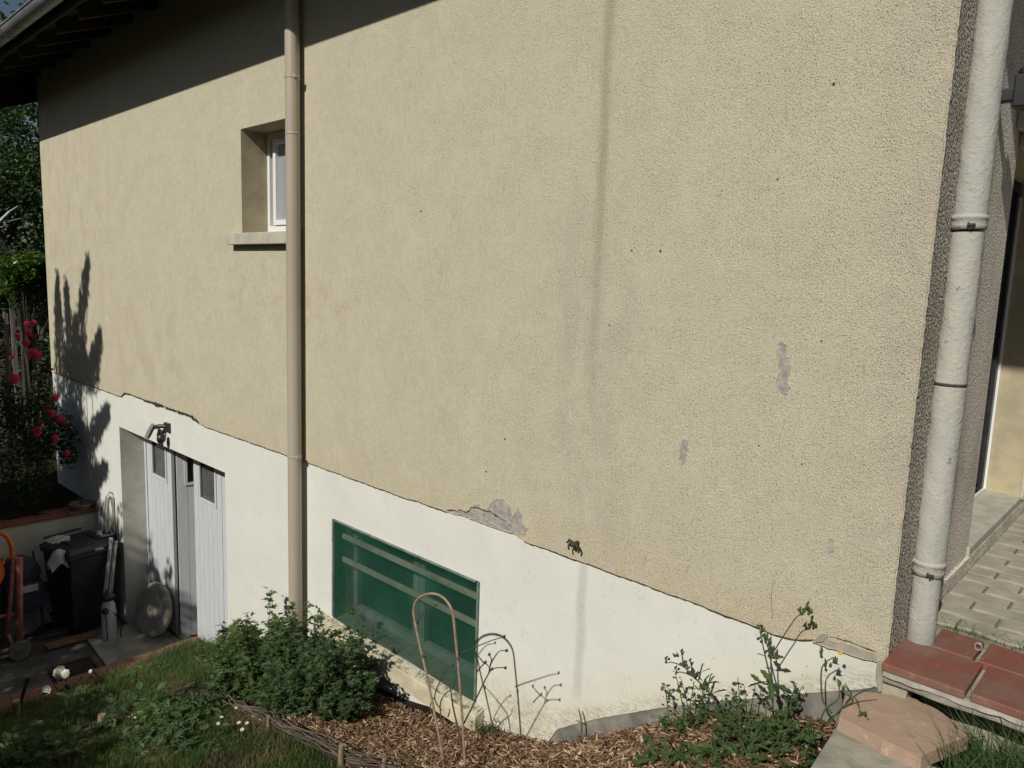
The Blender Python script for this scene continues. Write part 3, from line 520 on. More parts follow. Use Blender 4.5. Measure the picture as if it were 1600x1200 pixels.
def leaf(x0, wd, ang, wa=.27):
    # built along +x from the hinge, then turned about the hinge
    z0, z1 = YZ + .03, GZT - .07; t = .035; c = np.array([x0, DYp + .02, 0.]); R = [[math.cos(ang), -math.sin(ang), 0], [math.sin(ang), math.cos(ang), 0], [0, 0, 1]]
    wx0, wx1, wz0, wz1 = x0 + wd * wa, x0 + wd * (wa + .52), z1 - .44, z1 - .02
    nb = 6; bw = wd / nb; m = MB()
    for i in range(nb):
        a, b_ = x0 + i * bw + .0016, x0 + (i + 1) * bw - .0016
        if b_ > wx0 and a < wx1:
            m.box(a, DYp, z0, b_, DYp + t, wz0, R, c)
            if a < wx0: m.box(a, DYp, wz0, min(b_, wx0), DYp + t, z1, R, c)
            if b_ > wx1: m.box(max(a, wx1), DYp, wz0, b_, DYp + t, z1, R, c)
        else: m.box(a, DYp, z0, b_, DYp + t, z1, R, c)
    m.box(x0 + .001, DYp + .005, z0 + .001, wx0, DYp + t - .003, z1 - .001, R, c); m.box(wx0, DYp + .005, z0 + .001, x0 + wd - .001, DYp + t - .003, wz0, R, c); m.box(wx1, DYp + .005, wz0, x0 + wd - .001, DYp + t - .003, z1 - .002, R, c)
    o = m.build('door_leaf', M['doorpaint'], house); tag(o, None)
    m = MB(); f = .03
    m.box(wx0 - f, DYp - .012, wz0 - f, wx1 + f, DYp - .001, wz0, R, c); m.box(wx0 - f, DYp - .012, wz0, wx0, DYp - .001, z1, R, c); m.box(wx1, DYp - .012, wz0, wx1 + f, DYp - .001, z1, R, c); m.build('window_trim', M['doorpaint'], o, bevel=.002)
    m = MB(); m.box(wx0, DYp + .014, wz0, wx1, DYp + .02, z1, R, c); m.build('pane', M['frost'], o)
    return o
leaf(-7.685, .66, 0)
o = leaf(-6.955, .62, math.radians(76), .17); o['label'] = 'door leaf standing ajar, turned inwards'
leaf(-6.485, .61, 0); leaf(-5.87, .61, 0)
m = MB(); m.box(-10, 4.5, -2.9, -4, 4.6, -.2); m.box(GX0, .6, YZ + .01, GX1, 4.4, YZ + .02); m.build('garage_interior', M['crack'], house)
m = MB(); m.box(GX0 + .05, DYp + .0, YZ + .02, GX1, DYp + .09, YZ + .045); m.build('threshold', M['apron'], house, bevel=.004)
# ---------------------------------------------------------------- cellar window
m = MB(); d = .22
m.add([(CX0, PY, CZ0), (CX0, d, CZ0), (CX0, d, CZ1), (CX0, PY, CZ1)], [(0, 1, 2, 3)]); m.add([(CX1, PY, CZ0), (CX1, d, CZ0), (CX1, d, CZ1), (CX1, PY, CZ1)], [(3, 2, 1, 0)]); m.add([(CX0, PY, CZ1), (CX1, PY, CZ1), (CX1, d, CZ1), (CX0, d, CZ1)], [(3, 2, 1, 0)]); m.add([(CX0, PY, CZ0), (CX1, PY, CZ0), (CX1, d, CZ0), (CX0, d, CZ0)], [(0, 1, 2, 3)])
m.build('cellar_reveal', M['concrete'], house)
fr = MB(); t = .05; midx = (CX0 + CX1) / 2
for a, b_ in ((CX0, CX0 + t), (CX1 - t, CX1), (midx - .06, midx - .003), (midx + .003, midx + .06)): fr.box(a, d - .04, CZ0, b_, d + .02, CZ1)
for a, b_ in ((CX0 + t, midx - .06), (midx + .06, CX1 - t)): fr.box(a, d - .04, CZ0, b_, d + .02, CZ0 + .06); fr.box(a, d - .04, CZ1 - .05, b_, d + .02, CZ1)
cw = fr.build('cellar_window', M['oldframe'], house, bevel=.003); tag(cw, 'wide cellar window with pale frame behind the netting')
m = MB(); m.box(CX0 + t, d, CZ0 + .06, midx - .06, d + .008, CZ1 - .05); m.box(midx + .06, d, CZ0 + .06, CX1 - t, d + .008, CZ1 - .05); m.build('pane', M['glass'], cw)
for z in (-.52, -.69): 
    m = MB(); m.box(CX0 + .04, .055, z - .018, CX1 - .005, .075, z + .018); m.build('window_bar', M['bars'], cw, bevel=.003)
m = MB(); m.add([(-3.75, PY - .003, -1.132), (-2.055, PY - .003, -1.132), (-2.055, -.062, -1.155), (-3.75, -.062, -1.155), (-3.75, PY - .003, -1.29), (-2.055, PY - .003, -1.29), (-2.06, -.065, -1.27), (-3.75, -.065, -1.27)], [(0, 1, 2, 3), (3, 2, 6, 7), (1, 5, 6, 2), (0, 3, 7, 4)])
o = m.build('cellar_sill', M['ledge'], house, bevel=.006); tag(o, 'cream painted ledge under the cellar window')
m = MB(); m.add([(-3.75, -.002, -1.126), (-2.06, -.002, -1.126), (-2.06, -.060, -1.150), (-3.75, -.060, -1.150)], [(3, 2, 1, 0)]); m.build('lichen_crust', M['ledgetop'], o)
# netting stretched over the cellar opening
scr = thing('netting_screen', (-2.86, 0, CZ0), 'dark green plastic netting stretched over the wide cellar window', 'netting')
NX, NZ = 70, 36; V = []
for j in range(NZ):
    for i in range(NX):
        u_, v_ = i / (NX - 1), j / (NZ - 1); e = min(u_, 1 - u_, v_, 1 - v_) * 6; e = min(1, e)
        yy = -.004 + e * (.012 * math.sin(7 * u_ + 5 * v_) + .008 * math.sin(17 * u_ - 11 * v_) + .014 * math.sin(9 * (u_ + v_)))
        V.append((CX0 + .015 + u_ * (CX1 - CX0 - .03), max(-.03, yy) + .012, CZ0 + .005 + v_ * (CZ1 - CZ0 - .012) - (.02 * math.sin(u_ * 9) * (1 - v_) * .4)))
m = MB(); m.add(V, [(j * NX + i, j * NX + i + 1, (j + 1) * NX + i + 1, (j + 1) * NX + i) for j in range(NZ - 1) for i in range(NX - 1)]); m.build('net', M['net'], scr, smooth=True)
for (a, b_, c, e) in ((CX0 + .001, CX0 + .020, CZ0 + .02, CZ1 - .001), (CX1 - .014, CX1 - .001, CZ0 + .02, CZ1 - .001), (CX0 + .03, CX1 - .028, CZ1 - .010, CZ1 - .001)):
    m = MB(); m.box(a, -.004, c, b_, .016, e); m.build('batten', M['greyframe'], scr, bevel=.002)
# ---------------------------------------------------------------- floodlight
fl = thing('floodlight', (-6.55, 0, -.25), 'small grey floodlight with motion sensor on the plinth above the garage door', 'floodlight')
m = MB(); c = np.array([-6.60, -.10, -.25]); R = Matrix.Rotation(math.radians(-28), 3, 'Z') @ Matrix.Rotation(math.radians(-25), 3, 'X')
R = np.array(R); m.box(c[0] - .085, c[1] - .018, c[2] - .065, c[0] + .085, c[1] + .018, c[2] + .065, R, c); m.build('lamp_head', M['lampgrey'], fl, bevel=.008)
m = MB(); m.box(c[0] - .075, c[1] + .019, c[2] - .055, c[0] + .075, c[1] + .03, c[2] + .055, R, c); m.build('cooling_back', M['blackplastic'], fl, bevel=.004)
m = MB(); m.tube([(-6.56, -.07, -.21), (-6.47, -.06, -.185), (-6.42, .01, -.185)], .02, 8); m.box(-6.46, -.02, -.23, -6.36, PY, -.15); m.tube([(-6.50, -.06, -.28), (-6.47, -.05, -.22)], .014, 8); m.build('bracket', M['blackplastic'], fl)
m = MB(); m.lathe([(.0, -.05), (.03, -.045), (.042, -.015), (.036, .02), (.0, .035)], (-6.42, -.06, -.285), 14); m.build('sensor', M['blackplastic'], fl, smooth=True)
# ---------------------------------------------------------------- side door
m = MB(); dx = -.20
m.add([(0, DY0, DZ0), (dx, DY0, DZ0), (dx, DY0, DZ1), (0, DY0, DZ1)], [(0, 1, 2, 3)]); m.add([(0, DY1, DZ0), (dx, DY1, DZ0), (dx, DY1, DZ1), (0, DY1, DZ1)], [(3, 2, 1, 0)]); m.add([(0, DY0, DZ1), (dx, DY0, DZ1), (dx, DY1, DZ1), (0, DY1, DZ1)], [(0, 1, 2, 3)])
m.box(dx - .03, DY0, DZ0 - .01, dx - .02, DY1, DZ1); m.build('doorway_reveal', M['smoothcream'], house)
m = MB(); m.box(-.20, DY0 - .02, .06, .012, DY1 + .05, DZ0); m.build('door_sill', M['sill'], house, bevel=.006)
m = MB(); m.box(-.0, .3, -.03, .014, 8, .085, jit=.0); m.build('wall_foot', M['side'], house)
m = MB(); m.box(dx - .018, DY0 + .001, DZ0, dx + .012, DY0 + .06, DZ1 - .06); m.box(dx - .018, DY1 - .06, DZ0, dx + .012, DY1 - .001, DZ1 - .06); m.box(dx - .018, DY0 + .001, DZ1 - .06, dx + .012, DY1 - .001, DZ1 - .001)
do = m.build('french_door', M['blackplastic'], house, bevel=.002); tag(do, 'dark glazed door deep in the side doorway')
m = MB(); m.box(dx - .012, DY0 + .06, DZ0 + .05, dx - .006, DY1 - .06, DZ1 - .06); m.build('pane', M['glass'], do)
m = MB(); m.box(dx + .013, DY0, DZ0 + .001, dx + .03, DY1 - .012, DZ0 + .016); m.box(dx + .013, DY1 - .012, DZ0 + .001, dx + .026, DY1 - .001, DZ1 - .08); m.build('door_rail', M['whitepvc'], do)
m = MB(); m.tube([(dx + .03, DY0 + .1, DZ0 + .9), (dx + .07, DY0 + .1, DZ0 + .9), (dx + .07, DY0 + .2, DZ0 + .9)], .009, 8); m.build('handle', M['whitepvc'], do)
m = MB(); m.box(.0, DY0 - .0, DZ1 - .01, .035, DY1 + .06, DZ1 + .055); m.box(.0, DY0 - .10, DZ1 + .056, .07, DY1 + .1, DZ1 + .15); m.box(.0, DY1 + .002, DZ0 - .02, .02, DY1 + .06, DZ1 - .011); m.build('door_casing', M['sill'], house, bevel=.006)
m = MB(); m.box(.062, .60, 2.02, .122, .70, 2.14); m.box(.0, .63, 2.05, .062, .67, 2.10); m.lathe([(.0, 0), (.03, .01), (.03, .03), (.0, .05)], (.092, .65, 2.135), 10); tag(m.build('wall_lantern', M['blackplastic'], None, bevel=.006), 'black lantern fixed to the side wall above the doorway', 'lantern')
# ---------------------------------------------------------------- terrace
m = MB(); m.box(.014, .405, -.12, 8, 14, .006); tag(m.build('terrace_bedding', M['paverjoint']), kind='structure')
m = MB(); rd = .118; ln = .225
for r_ in range(60):
    for c_ in range(20):
        x0 = .0 + c_ * ln + (ln * .5 if r_ % 2 else 0) - .1; y0 = .42 + r_ * rd; P_ = []
        g_ = .005
        if x0 + g_ < .015: x0c = .016
        else: x0c = x0 + g_
        x1c = x0 + ln - g_
        if x1c - x0c < .03: continue
        for q in np.linspace(x0c, x1c, 9): P_.append((q, y0 + g_ + .011 * math.sin((q - x0) / ln * 2 * PI), 0))
        for q in np.linspace(x1c, x0c, 9): P_.append((q, y0 + rd - g_ + .011 * math.sin((q - x0) / ln * 2 * PI), 0))
        dz_ = rng.uniform(-.0015, .0015); m.prism([(a, b_, .0065) for a, b_, _ in P_], (0, 0, .013 + dz_))
tag(m.build('terrace_paving', M['paver'], bevel=.0022, seg=1), kind='structure')
# tiled edging over a projecting slab
m = MB(); V = []; xs_ = np.arange(.006, 5.0, .05); lipb = []
for x in xs_: f = .0 + .006 * math.sin(x * 9) + .004 * math.sin(x * 31); lipb.append((x, f - .052 + .0, -.075 + .004 * math.sin(x * 14)))
slab = thing('tiled_step', (.01, 0, -.08), 'projecting concrete step edged with red terracotta tiles beside the corner drainpipe', 'step')
P_ = [(x, -.060 + .005 * math.sin(x * 23) + .003 * math.sin(x * 61) + .02 * x * .5, 0) for x in xs_]
m.prism([(a, b_, -.075) for a, b_, _ in P_] + [(xs_[-1], .40, -.075), (.006, .40, -.075)], (0, 0, .047)); m.build('slab', M['concrete'], slab, bevel=.006)
m = MB(); m.box(.02, -.03, -.036, 5, .402, -.0295); m.build('grout_bed', M['grout'], slab)
ys = [(-.063, .205), (.213, .415)]; 
def tileset(px0, px1, ya, yb):
    m = MB(); m.box(px0, ya, -.028, px1, yb, .0); o = m.build('tile', M['terra2'], slab, bevel=.004); return o
TX = [(-.002, .262), (.275, .545), (.558, .83), (.843, 1.115), (1.128, 1.40), (1.41, 1.69), (1.70, 1.98)]
for a, b_ in TX: tileset(a + .004, b_, -.068 + .01 * a, .205)
for a, b_ in TX: tileset(a + .085 if a < .2 else a - .03, b_ - .035, .2125, .412)
m = MB(); P_ = []
for x in np.arange(.01, 1.9, .02): P_.append((x, -.066 + .012 * x, -.030 - .004 - .006 * abs(math.sin(x * 17)) - .004 * abs(math.sin(x * 43))))
V = []; 
for x, y, z in P_: V += [(x, y - .006, -.030), (x, y - .006, z - .006), (x, y + .01, z - .006), (x, y + .01, -.030)]
m.add(V, [(4 * i + j, 4 * i + (j + 1) % 4, 4 * i + 4 + (j + 1) % 4, 4 * i + 4 + j) for i in range(len(P_) - 1) for j in range(4)]); m.build('mortar_lip', M['lipcement'], slab)
q = onZ(1528, 1015, .0); m = MB(); m.tube([(q[0] + .011 * math.cos(t_), q[1], .012 + .014 * math.sin(t_)) for t_ in np.linspace(0, 2 * PI, 17)], .0028, 6, cap=False); m.tube([(q[0], q[1], -.005), (q[0], q[1], .001)], .004, 6); tag(m.build('ring_eye', M['alu'], None, smooth=True), 'small metal ring eye set in the grout between red tiles', 'ring')
m = MB(); m.box(.0, -.035, -.14, .085, .05, -.078, jit=.004); tag(m.build('concrete_block', M['cement'], None, bevel=.006), 'small concrete block wedged under the left end of the tiled step', 'block')
m = MB(); m.box(.10, .10, -.45, 5, .4, -.08); tag(m.build('terrace_foundation', M['concrete'], None), kind='structure')
# flagstone and slab
FZ = -.12; fp = [onZ(*p, FZ) for p in ((1322, 1086), (1345, 1080), (1385, 1084), (1430, 1088), (1437, 1096), (1462, 1106), (1490, 1126), (1514, 1138), (1513, 1148), (1440, 1180), (1434, 1180), (1380, 1156), (1345, 1138), (1311, 1121))]
seg = []
for a, b_ in zip(fp, fp[1:] + fp[:1]):
    for i in range(3): seg.append(a + (b_ - a) * i / 3 + np.append(rng.normal(0, .0015, 2), 0))
seg = [np.array([p[0], min(p[1], -.004), p[2]]) for p in seg]
m = MB(); top = np.array(seg); cen = top.mean(0); k = len(top); low = top + [0, 0, -.05]; low[:, :2] += rng.normal(0, .002, (k, 2))
m.add(np.vstack([top, low]), [tuple(range(k)), tuple(range(2 * k - 1, k - 1, -1))] + [(i, i + k, (i + 1) % k + k, (i + 1) % k) for i in range(k)])
tag(m.build('flagstone', M['sandstone'], None, bevel=.004), 'thick broken pink sandstone flag lying below the tiled step', 'flagstone')
SZ = FZ - .05; sp_ = [onZ(*p, SZ) for p in ((1325, 1096), (1304, 1138), (1280, 1175), (1255, 1215), (1235, 1260), (1500, 1290), (1520, 1215), (1440, 1190))]; sp_ = [np.array([p[0], min(p[1], .0), SZ]) for p in sp_]
m = MB(); m.prism(sp_, (0, 0, -.2)); tag(m.build('stepping_slab', M['concrete'], None, bevel=.008), kind='structure')
# ---------------------------------------------------------------- retaining walls
rw = thing('retaining_wall', (-8.7, -1, YZ), 'white rendered retaining wall capped with dark red tiles beyond the bin', 'retaining wall')
m = MB(); m.box(-8.80, -9, YZ - .3, -8.60, PY - .002, -1.56); m.build('wall', M['revealwhite'], rw)
for i in range(30):
    m = MB(); a = -.004 - i * .3; m.box(-8.84, a - .296, -1.56, -8.575, a, -1.515 + rng.uniform(-.003, .003)); m.build('coping_tile', M['terracotta'], rw, bevel=.006)
rw = thing('retaining_wall', (-5.75, -1, YZ), 'low retaining wall between yard and garden, capped with orange-red tiles half hidden by grass', 'retaining wall')
m = MB(); m.box(-5.84, -9, YZ - .3, -5.66, .0, -2.15); m.build('wall', M['revealwhite'], rw)
for i in range(30):
    m = MB(); a = -.004 - i * .3; m.box(-5.875, a - .294, -2.15, -5.63, a, -2.108 + rng.uniform(-.004, .004)); m.build('coping_tile', M['terra2'], rw, bevel=.006)
# ---------------------------------------------------------------- plants
def onground(x, y): return np.array([x, y, float(gz(x, y))])
def foliage_bush(name, label, cx, cy, rx, ry, h, nst, mat, leaf_, nl, lsz, seed, fz=None, hmin=.55, cat='shrub', stemmat='greenstem', lean=.25):
    r2 = np.random.default_rng(seed); base = np.array([cx, cy, float(gz(cx, cy)) if fz is None else fz]); t = thing(name, tuple(base), label, cat)
    st = MB(); lf = MB(); pos = []; 
    for i in range(nst):
        a = r2.uniform(0, 2 * PI); q = math.sqrt(r2.uniform(0, 1)); bx, by = cx + rx * .75 * q * math.cos(a), cy + ry * .75 * q * math.sin(a)
        z0 = float(gz(bx, by)) if fz is None else fz; hh = h * (r2.uniform(hmin, 1.) * (1 - .35 * q * q) if r2.random() > .12 else r2.uniform(.95, 1.22)); dx_, dy_ = rx * lean * q * math.cos(a) + r2.normal(0, .03), ry * lean * q * math.sin(a) + r2.normal(0, .03)
        pts = [np.array([bx + dx_ * u_ ** 1.5, by + dy_ * u_ ** 1.5, z0 - .02 + hh * u_]) for u_ in np.linspace(0, 1, 7)]
        st.tube(pts, np.linspace(.004, .0015, 7), 5)
        for k in range(nl):
            u_ = r2.uniform(.12, 1.0) ** .8; i0 = min(5, int(u_ * 6)); p = pts[i0] + (pts[i0 + 1] - pts[i0]) * (u_ * 6 - i0); off = r2.normal(0, 1, 3); off[2] *= .5; off = off / np.linalg.norm(off) * lsz * r2.uniform(.2, .9) * (1.25 - .5 * u_); pos.append(p + off)
    pos = np.array(pos); N = len(pos)
    lf.scatter(*leaf_, pos, rmats(N, tilt=(-.9, .7)), r2.uniform(.35, 1.25, N) * lsz)
    st.build('stems', M[stemmat], t); lf.build('leaves', M[mat], t); return t
foliage_bush('leafy_shrub', 'bushy lobed-leaf plant with lighter green leaves in front of the drainpipe', -3.95, -.38, .56, .34, .54, 105, 'leafA', LOBE, 46, .058, 1, hmin=.45)
foliage_bush('leafy_shrub', 'darker lobed-leaf plant casting its shadow on the ledge beside the mulch', -3.22, -.38, .54, .31, .53, 105, 'leafB', LOBE, 44, .052, 2, hmin=.35)
def plant_stem(mb, pts, r0, r1, n_=6):
    pts = np.array(pts, float)
    # smooth by Catmull-Rom
    out = []; P_ = np.vstack([2 * pts[0] - pts[1], pts, 2 * pts[-1] - pts[-2]])
    for i in range(1, len(P_) - 2):
        for u_ in np.linspace(0, 1, 6, endpoint=False): p0, p1, p2, p3 = P_[i - 1:i + 3]; out.append(.5 * ((2 * p1) + (-p0 + p2) * u_ + (2 * p0 - 5 * p1 + 4 * p2 - p3) * u_ ** 2 + (-p0 + 3 * p1 - 3 * p2 + p3) * u_ ** 3))
    out.append(pts[-1]); mb.tube(out, np.linspace(r0, r1, len(out)), n_); return out
def bud(mb, p, d, L=.012, r=.0045): d = np.array(d, float); d /= np.linalg.norm(d); p = np.array(p); mb.tube([p - d * L * .3, p, p + d * L * .4, p + d * L], [r * .5, r, r * .8, r * .25], 6)
# flowering sow-thistle weeds in front of the plinth (measured against a plane a few cm off the wall)
def thistle(yp, stems, buds, leaves, label, flower=None):
    r2 = np.random.default_rng(int(abs(stems[0][0][0]))); b0 = onY(*stems[0][0], yp); b0 = np.array([b0[0], yp, float(gz(b0[0], yp)) - .01]); t = thing('sow_thistle', tuple(b0), label, 'weed', 'sow thistle weeds along the foot of the wall')
    s_ = MB(); l_ = MB(); bb = MB()
    for st in stems:
        pts = [onY(x, y, yp + dy) for (x, y, *q) in st for dy in [(q[0] if q else 0)]]; s_ = MB(); plant_stem(s_, pts, .0036, .0018); s_.build('stem', M['greenstem'], t, smooth=True)
    for (x, y, *q) in buds:
        p = onY(x, y, yp + (q[0] if q else 0)); bb = MB()
        for k in range(3): dd = np.array([r2.normal(0, .5), r2.normal(0, .4), 1]); p2 = p + np.array([r2.normal(0, .007), r2.normal(0, .007), r2.normal(0, .008)]); bud(bb, p2, dd, .016, .0058)
        bb.build('bud', M['weedleaf'], t, smooth=True)
    pos = []; sz = []
    for (x, y, s0) in leaves:
        p = onY(x, y, yp)
        for k in range(2): pos.append(p); sz.append(s0 * r2.uniform(.8, 1.2))
    if pos: l_.scatter(*LANCE_W, pos, rmats(len(pos), tilt=(-.4, 1.0)), sz); l_.build('leaves', M['weedleaf'], t)
    if flower: p = onY(*flower, yp); f_ = MB(); f_.lathe([(.002, 0), (.007, .008), (.008, .010), (.0, .010)], p, 10, axis=(.8, -.3, .5)); f_.build('flower', M['yellow'], t)
    return t
LANCE_W = ([(0, 0, 0), (.12, .15, .02), (.1, .3, .02), (.2, .45, .03), (.12, .62, .0), (.14, .75, 0), (0, 1, -.12), (-.14, .75, 0), (-.12, .62, .0), (-.2, .45, .03), (-.1, .3, .02), (-.12, .15, .02), (0, .5, -.03)], [(i, (i + 1) % 12, 12) for i in range(12)])
thistle(-.13, [[(1125, 1112), (1110, 1085), (1090, 1063), (1068, 1042), (1050, 1035), (1043, 1036)], [(1068, 1042), (1066, 1025), (1064, 1018)], [(1092, 1062), (1097, 1040), (1100, 1037)]], [(1043, 1033), (1057, 1024), (1064, 1020), (1086, 1058), (1067, 1042)], [(1070, 1040, .06), (1095, 1068, .07), (1098, 1070, .07), (1088, 1055, .04), (1097, 1050, .05)], 'sow thistle leaning left with tight green buds, leftmost of the tall weeds')
thistle(-.15, [[(1210, 1150), (1208, 1110), (1206, 1060), (1205, 1028), (1214, 1010), (1230, 985), (1245, 964), (1256, 960)], [(1206, 1065), (1198, 1035), (1192, 1008), (1187, 985)], [(1205, 1028), (1201, 1005), (1202, 1000)]], [(1258, 953), (1265, 957), (1260, 950), (1252, 958), (1187, 980), (1193, 995), (1191, 1003), (1188, 988), (1202, 1001)], [(1203, 1065, .09), (1208, 1068, .08), (1200, 1028, .05), (1210, 1027, .06), (1190, 1068, .05)], 'tallest sow thistle, its long stem arching right over the cream wall')
thistle(-.14, [[(1300, 1115), (1286, 1095), (1283, 1065), (1284, 1045), (1290, 1035), (1302, 1027)], [(1280, 1130), (1290, 1108), (1310, 1092), (1311, 1070)]], [(1285, 1024), (1300, 1035), (1305, 1034), (1311, 1068)], [(1300, 1036, .03)], 'sow thistle with one small yellow flower near the cement repair', (1311, 1021))
thistle(-.27, [[(1290, 1135), (1310, 1112), (1335, 1088), (1350, 1080), (1368, 1073)], [(1322, 1098), (1330, 1085), (1320, 1068)], [(1300, 1165), (1318, 1138), (1340, 1120), (1348, 1113)]], [(1345, 1118), (1352, 1125), (1355, 1135), (1340, 1128), (1350, 1140)], [(1334, 1088, .05), (1340, 1125, .06), (1350, 1130, .05), (1346, 1138, .06), (1312, 1150, .07)], 'low sow thistle spreading over the flagstone')
# low weeds at the foot of the plinth
def weedclump(cx, cy, rx, ry, h, N, label, seed, leafT=OVAL, lsz=.026, mat='weedleaf'):
    return foliage_bush('weed_clump', label, cx, cy, rx, ry, h, max(6, N // 26), mat, leafT, 26, lsz, seed, hmin=.3, cat='weeds')
weedclump(-.66, -.13, .20, .09, .20, 560, 'low green weeds at the wall foot below the leaning sow thistle', 11)
weedclump(-.42, -.16, .19, .10, .20, 700, 'thick low weeds around the tallest sow thistle', 12)
weedclump(-.24, -.26, .16, .12, .18, 640, 'low weeds spilling from mulch onto the concrete slab', 13)
weedclump(-.47, -.46, .26, .12, .12, 520, 'dandelion-like rosettes growing in the mulch at the bottom edge', 14, LANCE_W, .055)
weedclump(-.86, -.50, .10, .06, .05, 220, 'small feathery green tuft in the middle of the mulch', 15, LANCE_W, .03)
weedclump(-1.98, -.50, .12, .06, .05, 160, 'small green tuft in the mulch beside the hoop foot', 16, LANCE_W, .035)
weedclump(.07, -.035, .05, .03, .10, 260, 'leafy weeds between flagstone and white wall corner', 17, OVAL, .022)
weedclump(.24, .02, .12, .05, .12, 700, 'weeds growing in the shade under the tiled step', 18, OVAL, .022)
weedclump(-1.93, -.09, .05, .03, .18, 160, 'small dark narrow-leaved seedling beside the cellar ledge', 19, LANCE, .035, 'leafB')
# hoop and the bare rose
hp = thing('plant_hoop', tuple(onground(-1.70, -.55)), 'tall bamboo hoop stuck in the mulch in front of the cellar window', 'plant support')
HY = -.55
hp_px = [(693, 1190, .06), (684, 1140, .05), (673, 1085, .03), (663, 1038, .01), (655, 1005, .0), (649, 975, 0), (646, 955, 0), (650, 940, 0), (660, 931, 0), (675, 927.5, .0), (690, 932, 0), (702, 945, 0), (708, 962, 0), (712, 1000, 0), (716, 1040, .02), (720, 1090, .04), (724, 1150, .05), (727, 1200, .06)]
m = MB(); plant_stem(m, [onY(x, y, HY + dy * 0) for x, y, dy in hp_px], .0062, .0062, 8); m.build('hoop', M['cane'], hp, smooth=True)
for p in ((661, 1024), (715, 1028)): q = onY(*p, HY); m = MB(); m.lathe([(.007, -.008), (.0085, 0), (.007, .008)], q, 10); m.tube([q, q + [.014, -.01, .004]], .0016, 5); m.build('tie', M['wattle'], hp)
rb = thing('rose_bush', tuple(onground(-1.70, -.53)), 'bare thorny rose with dried hips tied to the bamboo hoop', 'rose bush')
m = MB(); RY = -.53; bb = MB()
def tw(pts, r0=.0036, r1=.0019, y=RY):
    plant_stem(m, [onY(p[0], p[1], y + (p[2] if len(p) > 2 else 0)) for p in pts], r0, r1)
tw([(728, 1200), (722, 1170), (716, 1140), (708, 1105), (703, 1075), (690, 1055), (672, 1032), (662, 1024)], .006, .002)
tw([(716, 1160), (700, 1150), (690, 1125), (688, 1100), (695, 1085), (707, 1075), (712, 1060)], .0045, .002)
tw([(690, 1110), (680, 1095), (681, 1080), (690, 1060), (700, 1045), (706, 1040)]); tw([(725, 1130), (740, 1100), (752, 1075), (762, 1055), (770, 1045), (785, 1043), (789, 1044)], .004, .0018)
tw([(764, 1052), (766, 1040), (772, 1028), (780, 1018), (791, 1016)]); tw([(766, 1040), (768, 1030), (764, 1024)]); tw([(715, 1023), (730, 1016), (750, 1008), (770, 1000), (786, 996)]); tw([(756, 1036), (748, 1026), (744, 1021)]); tw([(745, 1050), (757, 1037), (766, 1044)])
tw([(651, 975), (658, 962), (668, 950), (680, 947)]); tw([(678, 1120), (672, 1105), (678, 1090)]); tw([(700, 1120), (703, 1110), (701, 1108)])
for p in ((789, 1044), (791, 1017), (764, 1023), (787, 995), (758, 1035), (744, 1021), (681, 946), (707, 1040), (768, 1046)): q = onY(*p, RY); bb = MB(); bud(bb, q, (.4, 0, .6), .014, .0072); bud(bb, q + [.004, .003, 0], (-.5, .2, .5), .010, .0045); bb.build('hip', M['stem'], rb, smooth=True)
m.build('canes', M['stem'], rb, smooth=True)
m = MB(); plant_stem(m, [onY(909, 1146, -.04), onY(908, 1125, -.04), onY(904, 1108, -.04)], .005, .003); plant_stem(m, [onY(908, 1128, -.04), onY(900, 1126, -.05)], .003, .002); tag(m.build('dry_twig', M['twig']), 'short dead twig standing against the bitumen strip at the wall foot', 'twig')
# mulch: loose chips (nobody could count them)
m = MB(); N = 52000; X_ = rng.uniform(-3.5, .05, N); Yv = -rng.uniform(0.0, 1, N) ** .9 * 1.15 + .0
okm = (Yv > -.68 - .06 * np.sin(X_ * 5)) | (X_ > -2.2); okm &= ~((X_ > -.16) & (Yv < -.1)); okm &= ~((X_ < -2.03) & (Yv > -.075)); okm &= (Yv < -.002)
X_, Yv = X_[okm], Yv[okm]; N = len(X_); Zv = gz(X_, Yv) + rng.uniform(.0, .026, N)
CH = ([(-.055, -.5, 0), (.055, -.5, .0), (.075, 0, .07), (-.075, 0, .09), (.03, .5, .02), (-.045, .5, 0)], [(0, 1, 2, 3), (3, 2, 4, 5)])
sz = rng.uniform(.010, .046, N) * np.where(rng.random(N) < .05, 1.8, 1); R3 = rmats(N, tilt=(-.7, .7)); asp = rng.uniform(.45, 1.5, N); R3 = R3.copy(); R3[:, :, 0] *= asp[:, None]
m.scatter(*CH, np.stack([X_, Yv, Zv], 1), R3, sz); o = m.build('wood_chip_mulch', M['chip']); tag(o, 'loose reddish brown wood chip mulch along the foot of the wall', 'mulch', kind='stuff'); sd = o.modifiers.new('thick', 'SOLIDIFY'); sd.thickness = .0018
for ax, ay, bx, by, wd in ((1060, 1185, 1085, 1172, .008), (1090, 1180, 1110, 1168, .007), (965, 1190, 990, 1178, .01), (880, 1145, 888, 1135, .012)):
    p, q = gpt(ax, ay), gpt(bx, by); p[2] += .02; q[2] += .028; m = MB(); m.tube([p, (p + q) / 2 + [0, 0, .004], q], [wd * .5, wd, wd * .4], 5); tag(m.build('bark_piece', M['stake' if ay > 1150 else 'chip']), {1060: 'pale wood splinter in the mulch below the wall foot, left of the rosettes', 1090: 'short pale splinter just right of a longer one in the mulch', 965: 'long dark wood splinter at the bottom edge of the mulch', 880: 'upright brown bark scrap leaning on the bitumen strip'}[ax], 'wood piece', 'larger wood pieces in the mulch')
